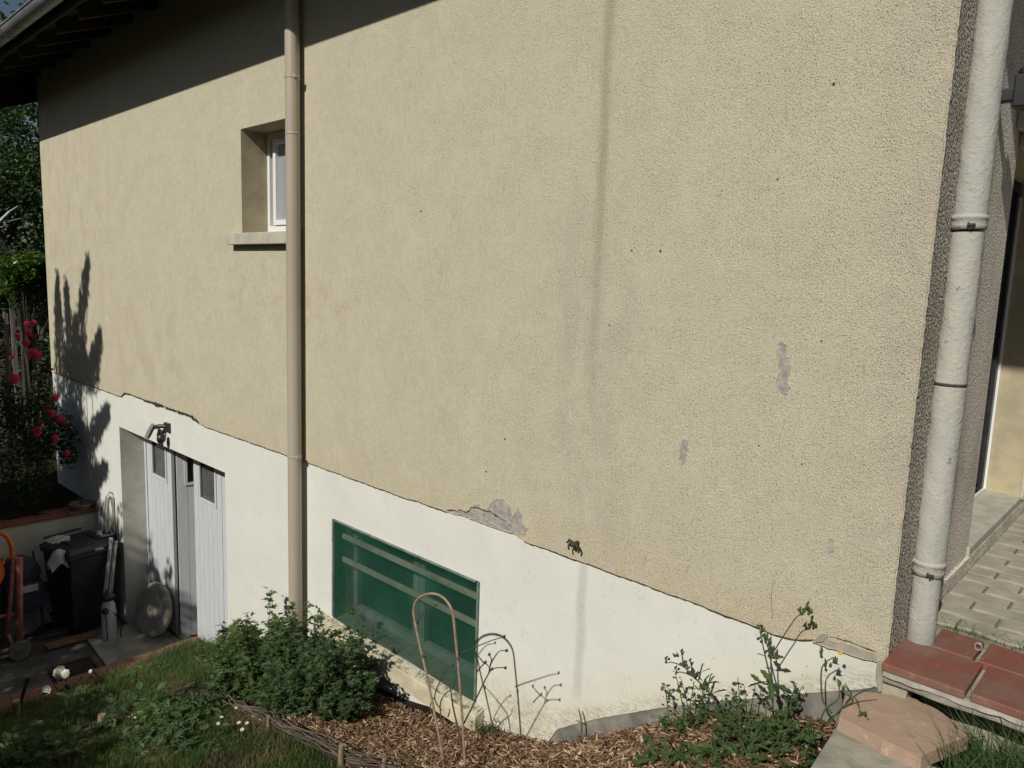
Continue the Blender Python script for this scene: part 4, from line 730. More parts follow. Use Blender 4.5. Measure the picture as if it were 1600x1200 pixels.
# grass
def blades(N, x0, x1, y0, y1, h0, h1, w_, keep, mat, name, label, kind='stuff', bend=.5, zf=gz, par=None):
    X_ = rng.uniform(x0, x1, N); Yv = rng.uniform(y0, y1, N); k = keep(X_, Yv); X_, Yv = X_[k], Yv[k]; N = len(X_); Zv = zf(X_, Yv) - .004
    h = rng.uniform(h0, h1, N); a = rng.uniform(0, 2 * PI, N); b_ = rng.uniform(.1, bend, N) * h; ca, sa = np.cos(a), np.sin(a); ph = rng.uniform(0, 2 * PI, N); px_, py_ = np.cos(ph) * w_, np.sin(ph) * w_
    P0 = np.stack([X_, Yv, Zv], 1); mid = P0 + np.stack([ca * b_ * .3, sa * b_ * .3, h * .6], 1); tip = P0 + np.stack([ca * b_ * 1.3, sa * b_ * 1.3, h], 1); wv_ = np.stack([px_, py_, 0 * px_], 1)
    V = np.stack([P0 - wv_, P0 + wv_, mid + wv_ * .8, mid - wv_ * .8, tip], 1).reshape(-1, 3); F = []; base = np.arange(N) * 5
    m = MB(); m.v = [V]; m.k = len(V); m.f = [tuple(q) for q in np.stack([base, base + 1, base + 2, base + 3], 1).tolist()] + [tuple(q) for q in np.stack([base + 3, base + 2, base + 4], 1).tolist()]
    o = m.build(name, M[mat]); tag(o, label, 'grass', kind=kind); return o
patchy = lambda x, y: (np.sin(x * 3.1 + 1) * np.sin(y * 4.3) + np.sin(x * 7 + y * 5) * .5 + rng.normal(0, .55, len(x))) > -.75
blades(60000, -4.45, -1.9, -2.2, -.72, .02, .07, .0016, patchy, 'grass', 'lawn_grass', 'patchy short lawn at the bottom left, mostly in shade')
blades(32000, -5.64, -4.5, -2.4, -.02, .03, .13, .0020, patchy, 'grass', 'border_grass', 'unmown grass and weeds between the tile coping and the woven edging')
blades(5000, -5.7, -4.2, -.6, -.02, .05, .16, .0022, lambda x, y: x < x + 1, 'grass2', 'long_grass', 'longer grass leaning over the coping by the garage')
blades(2300, .27, .8, -.42, -.06, .10, .30, .0022, lambda x, y: (rng.random(len(x)) < np.clip((x - .24) * 4.0, .05, 1)), 'grass2', 'tall_grass', 'tall grass tuft at the bottom right below the tiled step', bend=.9)
blades(350, .08, .5, .40, .47, .01, .04, .0012, lambda x, y: x < x + 1, 'grass2', 'joint_grass', 'thin grass along the joint between tiles and pavers', zf=lambda x, y: x * 0 + .002, bend=1.2)
# broad leaf weeds of the border, each a clump
for i, (px_, py_, s_) in enumerate(((60, 1165, .14), (110, 1130, .11), (230, 1060, .10), (260, 1110, .12), (130, 1100, .13), (300, 1120, .14), (20, 1190, .14), (330, 1050, .13))):
    p = gpt(px_, py_); lab = ['broad-leaved weed in front of the woven edging at the lower left', 'broad-leaved weed just below the leaning dark post', 'grassy weed overhanging the tile coping near the yard', 'broad-leaved weed behind the long twigs of the edging', 'weed below the white rose blooms', 'dark strappy weed left of the bushy shrub', 'weed clump in the bottom left corner', 'weed clump between the coping end and the shrub'][i]
    foliage_bush('border_weed', lab, p[0], p[1], s_ * 1.2, s_, s_ * 1.1, 12, 'weedleaf' if i % 2 else 'leafA', LANCE_W if i % 3 else OVAL, 12, .085, 40 + i, hmin=.3, cat='weeds')
r3 = np.random.default_rng(77)
for i in range(46):
    px_, py_ = r3.uniform(0, 360), 0; py_ = r3.uniform(1130 - .25 * px_, 1195); p = gpt(px_, py_); s_ = r3.uniform(.07, .17)
    foliage_bush('lawn_weed', 'small broad-leaved weed growing among the shaded grass at the lower left', p[0], p[1], s_ * 1.3, s_ * .9, s_ * r3.uniform(.5, 1.2), 7, ('weedleaf', 'leafA', 'leafB')[i % 3], (LANCE_W, OVAL, LOBE, LANCE)[i % 4], 10, r3.uniform(.035, .085), 140 + i, hmin=.3, cat='weeds')['group'] = 'weeds in the shaded grass'
# daisies
def daisy_at(p, src=[None]):
    if src[0] is None:
        t = thing('daisy', (0, 0, 0), 'x', 'daisy', 'small white daisies in the shaded grass'); m = MB(); m.tube([(0, 0, 0), (.003, 0, .03), (.002, 0, .05)], .0012, 5); m.build('stalk', M['greenstem'], t)
        m = MB(); m.lathe([(.0035, .049), (.0045, .052), (.0, .054)], (.002, 0, 0), 8); m.build('disc', M['yellow'], t); m = MB()
        for k in range(12): a = k * PI / 6; m.add([(.002 + .003 * math.cos(a - .3), .003 * math.sin(a - .3), .051), (.002 + .012 * math.cos(a - .16), .012 * math.sin(a - .16), .054), (.002 + .012 * math.cos(a + .16), .012 * math.sin(a + .16), .054), (.002 + .003 * math.cos(a + .3), .003 * math.sin(a + .3), .051)], [(0, 1, 2, 3)])
        m.build('petals', M['whitepetal'], t); src[0] = t; r_ = t
    else:
        r_ = src[0].copy(); COL.objects.link(r_)
        for c_ in src[0].children: d_ = c_.copy(); COL.objects.link(d_); d_.parent = r_
    r_.location = p; r_.rotation_euler = (rng.uniform(-.1, .5), rng.uniform(-.3, .3), rng.uniform(0, 6)); r_['label'] = 'small white daisy in the shaded grass around the woven edging'
    return r_
for (a, b_) in ((194, 1112), (192, 1120), (203, 1129), (210, 1133), (214, 1124), (218, 1124), (225, 1122), (243, 1118), (245, 1122), (237, 1126), (217, 1144), (367, 1117), (344, 1132), (338, 1139), (393, 1115), (375, 1139), (387, 1140), (380, 1147), (392, 1118), (198, 1160), (102, 1172)):
    p = gpt(a, b_); o = daisy_at(tuple(p)); o['label'], o['group'] = (('small white daisy in the shaded grass near the flat-topped stake', 'daisies near the flat-topped stake') if a < 300 else ('small white daisy in the grass just in front of the woven edging', 'daisies in front of the woven edging'))
# ---------------------------------------------------------------- blossoms
def blossom(c, r, mat, parent, name='blossom', seed=0, face=(.6, -.6, .4)):
    r2 = np.random.default_rng(seed); m = MB(); c = np.array(c, float); Rf = np.array(Vector(face).to_track_quat('Z', 'Y').to_matrix())
    for ring, (n_, rr, up, sz) in enumerate(((8, .55, .0, .62), (7, .40, .18, .5), (5, .24, .28, .4), (4, .1, .34, .3))):
        for k in range(n_):
            a = 2 * PI * k / n_ + ring * .5 + r2.normal(0, .12); R_ = np.array([[math.cos(a), -math.sin(a), 0], [math.sin(a), math.cos(a), 0], [0, 0, 1]]); P_ = []
            for i in range(4):
                for j in range(5): u_, v_ = i / 3, j / 4 - .5; wd = sz * (.5 + .9 * u_ - .5 * u_ ** 3); P_.append((rr * .25 + u_ * rr * 1.1, v_ * wd * 1.3, up + .25 * u_ - .22 * u_ ** 3 * (1.5 - ring * .3) - .35 * v_ * v_ + r2.normal(0, .045)))
            P_ = (np.array(P_) @ R_.T) @ Rf.T * r + c; m.add(P_, [(i * 5 + j, i * 5 + j + 1, (i + 1) * 5 + j + 1, (i + 1) * 5 + j) for i in range(3) for j in range(4)])
    return m.build(name, M[mat], parent, smooth=True)
# red rose bush in the raised bed
def leafcloud(m, c, r, N, sz, T=OVAL, hole=.35, r2=rng):
    d_ = r2.normal(0, 1, (N, 3)); d_ /= np.linalg.norm(d_, axis=1)[:, None]; p = np.array(c) + d_ * (np.array(r) * (r2.uniform(.15, 1, N) ** .5)[:, None]); m.scatter(*T, p, rmats(N, tilt=(-1.2, 1.2)), r2.uniform(.6, 1.2, N) * sz); return m
rr_ = thing('rose_bush', (-9.2, -.6, -1.5), 'tall rose bush with deep pink-red blooms beside the left end of the facade', 'rose bush')
m = MB(); st = MB()
for (c, r_, k) in (((-9.35, -.30, .05), (.12, .10, .50), 330), ((-9.1, -.42, -.55), (.34, .24, .45), 1500), ((-9.0, -.6, -1.0), (.38, .32, .45), 1500), ((-9.6, -.62, -.45), (.30, .2, .40), 900), ((-8.95, -.16, -.75), (.18, .10, .35), 500)): leafcloud(m, c, r_, k, .055)
for a, b_ in (((-9.1, -.5, -1.5), (-9.4, -.35, .7)), ((-9.1, -.55, -1.5), (-9.6, -.6, .5)), ((-9.05, -.5, -1.5), (-8.95, -.35, -.3)), ((-9.15, -.6, -1.5), (-9.2, -.4, .5))): plant_stem(st, [a, (np.array(a) + b_) / 2 + [.05, .05, 0], b_], .010, .004)
st.build('canes', M['stem'], rr_); m.build('leaves', M['roseleaf'], rr_)
for i, (a, b_, X0, s_) in enumerate(((42, 506, -9.4, .05), (52, 504, -9.4, .045), (44, 519, -9.35, .055), (27, 524, -9.4, .045), (40, 535, -9.35, .06), (50, 551, -9.2, .075), (58, 555, -9.15, .07), (17, 558, -9.5, .04), (22, 592, -9.2, .075), (85, 622, -9.0, .06), (78, 645, -8.95, .07), (92, 655, -8.95, .065), (70, 640, -9.0, .06), (55, 675, -8.9, .08), (100, 660, -8.9, .05), (85, 685, -8.85, .06), (104, 708, -8.8, .05), (62, 660, -8.95, .05))):
    blossom(onX(a, b_, X0), s_, 'redpetal', rr_, seed=i, face=(.7, -.6, .3))
# white rose by the coping
wr = thing('white_rose', tuple(onground(-5.55, -1.2)), 'white rose with open blooms beside the tile coping, bottom left', 'rose')
m = MB(); lf = MB(); B1 = [onX(92, 1050, -5.5), onX(101, 1053, -5.45), onX(71, 1079, -5.45), onX(141, 1049, -5.4)]
for q in B1: plant_stem(m, [onground(-5.45, -1.15), (np.array(q) + onground(-5.45, -1.15)) / 2 + [.05, 0, .02], np.array(q) - [0, 0, .01]], .004, .0025); 
pos = np.array([onground(-5.45, -1.15) + (np.array(q) - onground(-5.45, -1.15)) * u_ + rng.normal(0, .03, 3) for q in B1 for u_ in np.linspace(.1, .9, 12)]); lf.scatter(*OVAL, pos, rmats(len(pos), tilt=(-1, 1)), rng.uniform(.03, .055, len(pos)))
m.build('canes', M['greenstem'], wr); lf.build('leaves', M['roseleaf'], wr)
for i, q in enumerate(B1): blossom(q, (.062, .045, .05, .018)[i], 'whitepetal', wr, seed=60 + i, face=(.5, -.6, .6))
# ---------------------------------------------------------------- woven edging with stakes
def wattle(name_lbl, pts, h, base_label, stakes):
    P_ = np.array([gpt(*p) if len(p) == 2 else p for p in pts], float); t = thing('wattle_edging', tuple(P_[0]), name_lbl, 'garden edging'); m = MB(); r2 = np.random.default_rng(len(pts) * 7)
    cum = np.r_[0, np.cumsum(np.linalg.norm(np.diff(P_, axis=0), axis=1))]; L = cum[-1]
    for k in range(34):
        a = r2.uniform(0, L * .6); b_ = min(L, a + r2.uniform(.4, .9) * L); q = np.linspace(a, b_, 14); z0 = r2.uniform(.0, h * (.25 + .9 * (a + b_) / 2 / L)); ph = r2.uniform(0, 6)
        pts2 = [np.array([np.interp(s_, cum, P_[:, j]) for j in range(3)]) + np.array([r2.normal(0, .005), .026 * math.sin(s_ * 11 + ph) + r2.normal(0, .005), z0 + .008 * math.sin(s_ * 9 + ph)]) for s_ in q]
        m.tube(pts2, np.linspace(r2.uniform(.003, .006), .002, 14), 5)
    m.build('woven_rods', M['wattle'], t)
    for (x, y, hh, r_) in stakes: p = gpt(x, y); s2 = MB(); s2.tube([p - [0, 0, .05], p + [0, 0, hh * .5], p + [.004, 0, hh]], [r_, r_ * 1.02, r_ * .96], 9); s2.build('stake', M['stake'], t, bevel=.002)
    return t
wattle('woven twig edging along the left border, partly overgrown with weeds', [(-20, 1200), (30, 1178), (100, 1150), (160, 1132), (230, 1105), (300, 1078)], .05, '', [(160, 1140, .11, .026)])
wattle('low woven willow edging in front of the shrub and mulch', [(330, 1085), (350, 1102), (400, 1122), (440, 1145), (480, 1165), (540, 1195), (620, 1215)], .11, '', [(420, 1140, .09, .012), (533, 1200, .14, .016), (600, 1212, .10, .013)])
for i, (pl, r_) in enumerate((([(225, 1105), (260, 1085), (295, 1068)], .008), ([(230, 1110), (270, 1093), (305, 1075)], .007))):
    m = MB(); m.tube([gpt(*p) + [0, 0, .05] for p in pl], r_, 6); tag(m.build('long_stick', M['wattle']), ('upper of two long sticks lying beside the overgrown coping', 'lower of two long sticks lying beside the overgrown coping')[i], 'stick')
st_ = gpt(27, 1130); m = MB(); m.tube([st_ - [0, 0, .05], st_ + [-.003, 0, .09], st_ + [.002, 0, .185]], [.026, .025, .027], 10); tag(m.build('wooden_stake', M['stake'], None, bevel=.003), 'round wooden stake in front of the tile coping at lower left', 'stake')
p0, p1 = onX(33, 1095, -5.6), onX(44, 1058, -5.6); m = MB(); m.tube([p0 - [0, 0, .05], p0, p1], [.012, .013, .014], 8); tag(m.build('black_post', M['blackplastic'], None), 'thin black post leaning behind the wooden stake at lower left', 'post')
# ---------------------------------------------------------------- yard objects
def rotz(a): return np.array([[math.cos(a), -math.sin(a), 0], [math.sin(a), math.cos(a), 0], [0, 0, 1]])
bn = thing('wheelie_bin', (-7.98, -.36, YZ), 'black wheeled rubbish bin with cloths on its lid against the retaining wall', 'bin')
m = MB(); a = .22; R = rotz(a); c0 = np.array([-7.98, -.36, YZ])
def loft(m, secs):
    V = []; 
    for (w0, d0, z) in secs: V += [c0 + R @ np.array(q) for q in ((-d0, -w0, z), (d0, -w0, z), (d0, w0, z), (-d0, w0, z))]
    m.add(V, [(0, 3, 2, 1), tuple(len(V) - 4 + i for i in range(4))] + [(4 * i + j, 4 * i + (j + 1) % 4, 4 * i + 4 + (j + 1) % 4, 4 * i + 4 + j) for i in range(len(secs) - 1) for j in range(4)])
loft(m, [(.20, .20, .05), (.225, .23, .4), (.25, .27, .88), (.27, .29, .885), (.27, .29, .93), (.26, .28, .935)]); m.build('body', M['binplastic'], bn, bevel=.015)
m = MB(); loft(m, [(.275, .30, .936), (.275, .30, .955), (.24, .25, .985), (.20, .2, .99)]); lid = m.build('lid', M['binplastic'], bn, bevel=.01)
m = MB(); 
for y in (-.14, .14): m.tube([c0 + R @ np.array(q) for q in ((-.22, y, .98), (.0, y, 1.0), (.24, y, .975))], .012, 6)
m.tube([c0 + R @ np.array(q) for q in ((-.33, -.2, 1.0), (-.33, .2, 1.0))], .014, 8); m.build('handle', M['binplastic'], lid)
for y in (-.235, .235): 
    m = MB(); q = c0 + R @ np.array((-.2, y, .10)); m.lathe([(.04, -.03), (.10, -.03), (.11, -.015), (.11, .015), (.10, .03), (.04, .03)], q, 20, axis=R @ np.array((0, 1, 0))); m.build('wheel', M['rubber'], bn, smooth=False)
m = MB(); q = c0 + R @ np.array((.304, .04, .945)); m.box(-.004 + q[0], q[1] - .04, q[2] - .012, q[0] + .004, q[1] + .04, q[2] + .012); m.build('lid_label', M['rag'], bn)
def cloth(c, s, seed, mat, label, drop=0.):
    r2 = np.random.default_rng(seed); n_ = 16; V = []
    for i in range(n_):
        for j in range(n_):
            u_, v_ = i / (n_ - 1) * 2 - 1, j / (n_ - 1) * 2 - 1; rr = math.sqrt(u_ * u_ + v_ * v_); z = .35 * math.exp(-rr * rr * 1.3) + .10 * math.sin(7 * u_ + seed) * math.cos(6 * v_) + r2.normal(0, .03) - drop * max(0, rr - .5)
            V.append((c[0] + s[0] * u_ * (1 + .12 * math.sin(5 * v_ + seed)), c[1] + s[1] * v_ * (1 + .12 * math.cos(4 * u_)), c[2] + s[2] * z))
    m = MB(); m.add(V, [(i * n_ + j, i * n_ + j + 1, (i + 1) * n_ + j + 1, (i + 1) * n_ + j) for i in range(n_ - 1) for j in range(n_ - 1)]); o = m.build('cloth', M[mat], None, smooth=True, sub=1); sd = o.modifiers.new('t', 'SOLIDIFY'); sd.thickness = .006; tag(o, label, 'cloth'); return o
cloth((-8.14, -.52, -1.672), (.11, .10, .12), 3, 'rag', 'crumpled white cloth on the far left of the black bin lid'); cloth((-8.02, -.08, -1.67), (.10, .08, .13), 5, 'rag', 'grey-white rag at the right edge of the bin lid')
cloth((-7.76, -.62, -1.70), (.07, .10, .14), 8, 'rag', 'pale rag hanging over the near left corner of the bin', 1.4)
# navy bag / seat behind the mixer
bg_ = thing('folded_pushchair', (-8.1, -.98, YZ), 'navy blue folded pushchair with hood standing between mixer and bin', 'pushchair')
m = MB(); cc = np.array([-8.05, -.93, -1.92]); V = []; 
for i in range(9):
    for j in range(14): a_ = PI * i / 8; b_ = 2 * PI * j / 14; V.append(cc + np.array([.17 * math.sin(a_) * math.cos(b_), .20 * math.sin(a_) * math.sin(b_), .20 * math.cos(a_)]) * (1 + .05 * math.sin(3 * b_ + i)))
m.add(V, [(i * 14 + j, i * 14 + (j + 1) % 14, (i + 1) * 14 + (j + 1) % 14, (i + 1) * 14 + j) for i in range(8) for j in range(14)]); m.build('hood', M['navy'], bg_, smooth=True)
m = MB(); m.box(-8.0, -1.08, -2.28, -7.86, -.74, -1.98); m.build('seat', M['navy'], bg_, bevel=.03); m = MB(); m.box(-7.86, -.98, -2.06, -7.845, -.80, -1.99); m.build('pocket_strip', M['rag'], bg_, bevel=.003)
m = MB()
for y in (-1.1, -.75): m.tube([(-7.95, y, -1.98), (-7.98, y, -2.62)], .012, 8); m.tube([(-8.2, y, -1.75), (-7.9, y, -2.62)], .011, 8)
m.build('frame', M['blackplastic'], bg_)
m = MB(); V = []; nn = 14
for i in range(nn):
    for j in range(10): y = -1.35 + .85 * i / (nn - 1); z = -2.55 + .40 * j / 9; V.append((-8.28 + .25 * (1 - j / 9) ** 1.5 + .02 * math.sin(i * 1.9) + .01 * math.sin(j * 2 + i), y, z + (.03 * math.sin(i * .7) if j == 0 else 0)))
m.add(V, [(i * 10 + j, i * 10 + j + 1, (i + 1) * 10 + j + 1, (i + 1) * 10 + j) for i in range(nn - 1) for j in range(9)]); tag(m.build('tarpaulin', M['tarp'], None, smooth=True), 'grey tarpaulin draped low against the retaining wall behind the mixer', 'tarpaulin')
# cement mixer
cm = thing('cement_mixer', (-7.75, -1.25, YZ), 'orange cement mixer with faded red stand and spoked wheel at the left edge', 'cement mixer')
dc_ = np.array([-7.8, -1.42, -1.72]); m = MB(); m.lathe([(.02, -.30), (.14, -.30), (.30, -.12), (.32, .06), (.30, .10), (.20, .32), (.17, .36), (.16, .36), (.19, .30), (.28, .09), (.29, .02), (.0, -.2)], dc_, 28, axis=(.3, -.35, .8)); m.build('drum', M['orange'], cm, smooth=False, bevel=.004)
m = MB(); A = [onX(-8, 832, -7.7), onX(4, 834, -7.7), onX(13, 842, -7.7), onX(18, 856, -7.7), onX(19, 875, -7.7)]; plant_stem(m, A, .022, .022, 10); m.build('yoke', M['orange'], cm, smooth=True)
m = MB(); 
def bar(m, a, b_, r_): m.tube([a, (np.array(a) + b_) / 2, b_], r_, 8)
bar(m, onX(30, 873, -7.65), onX(31, 1003, -7.65), .030); bar(m, onX(22, 873, -7.68), onX(11, 995, -7.68), .020); bar(m, onX(12, 990, -7.68), onX(22, 1012, -7.66), .018); bar(m, onX(19, 873, -7.7), onX(34, 874, -7.65), .026); bar(m, (-7.7, -1.05, -2.2), (-7.9, -1.75, -2.2), .02); bar(m, (-7.9, -1.75, -1.6), (-7.9, -1.75, -2.63), .025); bar(m, (-8.05, -1.05, -1.7), (-8.05, -1.1, -2.6), .02); bar(m, (-7.68, -1.06, -2.58), (-8.06, -1.06, -2.58), .014)
m.build('stand', M['pinkframe'], cm, smooth=True)
for X0 in (-7.62, -8.12):
    q = np.array([X0, -1.045, YZ + .095]); m = MB(); m.lathe([(.070, -.025), (.094, -.025), (.098, -.012), (.098, .012), (.094, .025), (.070, .025)], q, 24, axis=(1, 0, 0)); wh = m.build('wheel', M['wheelgrey'], cm); m = MB()
    for k in range(6): aa = k * PI / 3; m.tube([q, q + [0, .08 * math.cos(aa), .08 * math.sin(aa)]], .009, 6)
    m.lathe([(.024, -.03), (.026, 0), (.024, .03)], q, 12, axis=(1, 0, 0)); m.build('spokes', M['wheelgrey'], wh)
# steps / trolley frames against the door jamb
hd = thing('folding_trolley', (-7.95, -.12, YZ), 'folded aluminium hand trolley leaning on the white wall left of the garage opening', 'trolley')
m = MB(); XX = -8.0
plant_stem(m, [onX(x, y, XX) for x, y in ((156, 880), (159, 840), (163, 800), (165, 780), (170, 770), (176, 771), (181, 778), (184, 800), (187, 850), (188, 900))], .010, .010, 8)
plant_stem(m, [onX(x, y, XX + .03) for x, y in ((163, 850), (167, 800), (169, 778), (174, 779), (177, 800), (176, 830))], .014, .014, 8); plant_stem(m, [onX(x, y, XX + .02) for x, y in ((171, 778), (170, 800), (171, 835))], .004, .004, 6); m.build('frame', M['alu'], hd, smooth=True)
m = MB(); 
for (a, b_) in (((163, 828), (158, 865)), ((166, 832), (160, 872)), ((170, 830), (174, 840)), ((160, 842), (152, 880)), ((180, 833), (184, 850))): bar(m, onX(*a, XX + .05), onX(*b_, XX + .06), .010)
m.build('linkage', M['blackplastic'], hd)
ru = thing('metal_rail', (-7.75, -.15, YZ), 'pair of grey metal rails leaning upright in front of the trolley', 'rail')
for (a, b_) in (((174, 840), (164, 932)), ((181, 845), (172, 932))):
    m = MB(); p, q = onX(*a, -7.75), onX(*b_, -7.6); m.tube([p, (p + q) / 2, q], .020, 4); m.build('rail', M['alu'], ru)
sp = thing('garden_sprayer', (-7.45, -.24, YZ), 'white garden sprayer tank with black cap and hose by the garage', 'sprayer'); c = np.array([-7.45, -.262, YZ])
m = MB(); m.lathe([(.060, .0), (.070, .02), (.072, .30), (.062, .40), (.040, .45), (.038, .46)], c, 20); m.build('tank', M['tank'], sp, smooth=True)
m = MB(); m.lathe([(.045, .455), (.07, .46), (.07, .50), (.03, .52), (.02, .56)], c, 16); m.lathe([(.0, 0), (.034, .01), (.034, .03), (.0, .04)], c + [.05, -.04, .36], 14, axis=(.8, -.6, 0)); m.build('cap', M['blackplastic'], sp, smooth=True)
m = MB(); plant_stem(m, [c + [.05, -.05, .38], c + [.075, -.05, .2], c + [.07, -.045, .03]], .005, .005); plant_stem(m, [c + [.06, .0, .36], c + [.06, .10, .2], c + [.06, .09, .06], c + [.10, .10, .01], c + [.16, .17, .01], c + [.05, .24, .01], c + [-.02, .16, .012], c + [.03, .12, .014]], .006, .006); m.build('hose', M['rubber'], sp, smooth=True)
# concrete disc
n0 = np.array([.20, -.93, .25]); n0 /= np.linalg.norm(n0); dcx = np.array([-7.24, .12, -2.355]); m = MB(); m.lathe([(.265, -.03), (.285, -.02), (.29, 0), (.285, .02), (.25, .032), (.05, .040), (.016, .040)], dcx, 40, axis=n0); dd = thing('concrete_disc', (-7.26, .09, YZ), 'round cast concrete disc with centre hole leaning against the garage door', 'disc'); m.build('disc', M['stonedisc'], dd, smooth=False, bevel=.003)
m = MB(); m.lathe([(.014, .0), (.014, .002)], dcx + n0 * .0405, 12, axis=n0); m.build('centre_hole', M['crack'], dd)
# planks and grating
for i, (a, b_, wd, lab) in enumerate((((72, 1013), (150, 992), .05, 'light wooden plank lying in front of the black bin'), ((58, 997), (110, 985), .05, 'darker plank behind the light one at the foot of the bin'))):
    p, q = onZ(*a, YZ + .03), onZ(*b_, YZ + .03); dv = (q - p) / np.linalg.norm(q - p); sv = np.array([-dv[1], dv[0], 0]); m = MB(); m.prism([p - sv * wd, p + sv * wd, q + sv * wd, q - sv * wd], (0, 0, .03)); tag(m.build('plank', M['plank' if i == 0 else 'wattle'], None, bevel=.003), lab, 'plank', 'planks in the yard')
gt = thing('drain_grate', (-6.95, -.6, YZ), 'dark metal floor grate in the yard in front of the concrete apron', 'grate'); m = MB(); gx0, gx1, gy0, gy1 = -7.2, -6.55, -.92, -.53
m.box(gx0, gy0, YZ + .004, gx1, gy0 + .03, YZ + .025); m.box(gx0, gy1 - .03, YZ + .004, gx1, gy1, YZ + .025); m.box(gx0, gy0 + .03, YZ + .004, gx0 + .03, gy1 - .03, YZ + .025); m.box(gx1 - .03, gy0 + .03, YZ + .004, gx1, gy1 - .03, YZ + .025); m.build('rim', M['iron'], gt)
m = MB()
for k in range(18): x = gx0 + .035 + k * .0335; m.box(x, gy0 + .03, YZ + .006, x + .008, gy1 - .03, YZ + .022)
m.build('bars', M['iron'], gt)
# pot on the corner of the coping
pt = thing('plant_pot', (-8.62, -.12, -1.515), 'shallow clay pot with a dry seedling on the coping corner by the wall', 'pot'); m = MB(); m.lathe([(.09, 0), (.12, .05), (.13, .055), (.13, .07), (.115, .07), (.10, .045), (.0, .045)], (-8.66, -.13, -1.512), 20); m.build('pot', M['pot'], pt, smooth=False)
m = MB(); 
for k in range(5): e = np.array([rng.normal(0, .07), rng.normal(0, .05), rng.uniform(.1, .2)]); plant_stem(m, [np.array([-8.66, -.13, -1.47]), np.array([-8.66, -.13, -1.47]) + e * .5 + [0, 0, .02], np.array([-8.66, -.13, -1.47]) + e], .004, .002)
m.build('seedling', M['twig'], pt)
m = MB(); m.box(-9.4, -1.35, -1.5, -9.15, -1.02, -1.28); tag(m.build('stone_block', M['cement'], None, bevel=.015), 'pale stone block lying in the dark raised bed, left edge', 'block')
# ---------------------------------------------------------------- background left of the house
fc = thing('paling_fence', (-12.6, 0, -1.5), 'weathered grey split-paling fence behind the roses', 'fence')
for k in range(26):
    y = -1.5 + k * .105; h = rng.uniform(2.0, 2.25); tl = rng.normal(0, .05); m = MB(); c = np.array([-12.6 + rng.normal(0, .02), y, -1.5]); V = [c + q for q in (np.array([-.01, -.035, 0]), np.array([.01, -.035, 0]), np.array([.01, .035, 0]), np.array([-.01, .035, 0]), np.array([-.01, -.03 + tl, h]), np.array([.01, -.03 + tl, h]), np.array([.01, .03 + tl, h - .03]), np.array([-.01, .03 + tl, h - .03]))]
    m.add(V, [(0, 3, 2, 1), (4, 5, 6, 7), (0, 1, 5, 4), (1, 2, 6, 5), (2, 3, 7, 6), (3, 0, 4, 7)]); m.build('paling', M['fencewood'], fc)
for z in (-1.0, .3): m = MB(); m.box(-12.64, -1.6, z, -12.62, 1.3, z + .05); m.build('rail', M['fencewood'], fc)
def tree(name, label, base, h, crown, N, lsz, mat, seed, T=OVAL, cat='tree', clumps=26, trunk=.12):
    r2 = np.random.default_rng(seed); t = thing(name, base, label, cat); b0 = np.array(base); top = b0 + [0, 0, h]; m = MB(); m.tube([b0, b0 + [.1, .05, h * .35], b0 + [.05, .15, h * .65], b0 + [.0, .1, h * .9]], [trunk, trunk * .8, trunk * .5, trunk * .15], 8); lf = MB(); cc, rad = np.array(crown[0]), np.array(crown[1])
    for k in range(clumps):
        d_ = r2.normal(0, 1, 3); d_ /= np.linalg.norm(d_); c = cc + d_ * rad * r2.uniform(.35, 1.0); mid = b0 + [0, 0, h * r2.uniform(.3, .7)]; m.tube([mid, (mid + c) / 2 + [0, 0, .15], c], [trunk * .35, trunk * .2, .01], 5)
        leafcloud(lf, c, rad * r2.uniform(.22, .42), N // clumps, lsz, T, r2=r2)
    m.build('trunk', M['bark'], t); lf.build('crown', M[mat], t); return t
tree('broadleaf_tree', 'tall sunlit broad-leaved tree left of the house, below the gutter', (-14.5, .1, -1.5), 5.2, ((-14.5, .2, 3.2), (1.3, 1.6, 2.0)), 11000, .085, 'treeleaf', 5)
tree('dark_tree', 'dark dense tree behind the sunlit one', (-19, 2.2, -1.5), 7, ((-19, 2.4, 2.6), (2.2, 3.2, 4.2)), 15000, .16, 'leafB', 6, clumps=44)
tree('olive_shrub', 'grey-green fine-leaved shrub at the left edge above the fence', (-13.7, .0, -1.5), 2.9, ((-13.7, .2, 1.45), (.5, .4, .42)), 5000, .045, 'greyleaf', 7, LANCE, 'shrub', 16, .04)
tree('laurel_shrub', 'bright green glossy shrub in front of the fence left of the facade', (-12.2, .25, -1.5), 2.3, ((-12.2, .3, 1.12), (.5, .6, .42)), 3200, .085, 'laurel', 8, OVAL, 'shrub', 18, .04)
tree('laurel_shrub', 'dark glossy shrub crammed between fence and house end', (-11.5, .25, -1.5), 1.9, ((-11.5, .42, -.1), (.4, .22, .6)), 2400, .08, 'leafB', 9, OVAL, 'shrub', 16, .04)
tree('hedge_tree', 'dark hedge tree behind the fence at the far left', (-16, -1.6, -1.5), 5, ((-16, -.6, .8), (1.2, 2.2, 2.6)), 14000, .12, 'leafB', 10, clumps=34)
q0, q1 = onX(0, 345, -12.9), onX(28, 322, -12.9); m = MB(); m.tube([q0 + (q0 - q1) * .8, q0, (q0 + q1) / 2 + [0, 0, .02], q1], [.03, .025, .02, .008], 6); q2 = onX(33, 341, -12.9); m.tube([q0, (q0 + q2) / 2 - [0, 0, .02], q2], [.02, .012, .006], 6); m.tube([q0 + (q0 - q1) * .8, q0 + (q0 - q1) * 1.5 - [0, 0, 1.], q0 + (q0 - q1) * 1.6 - [0, 0, 2.4]], [.03, .04, .05], 6); tag(m.build('dead_branch', M['alu']), 'bare pale branch crossing the dark foliage at the left edge', 'branch')
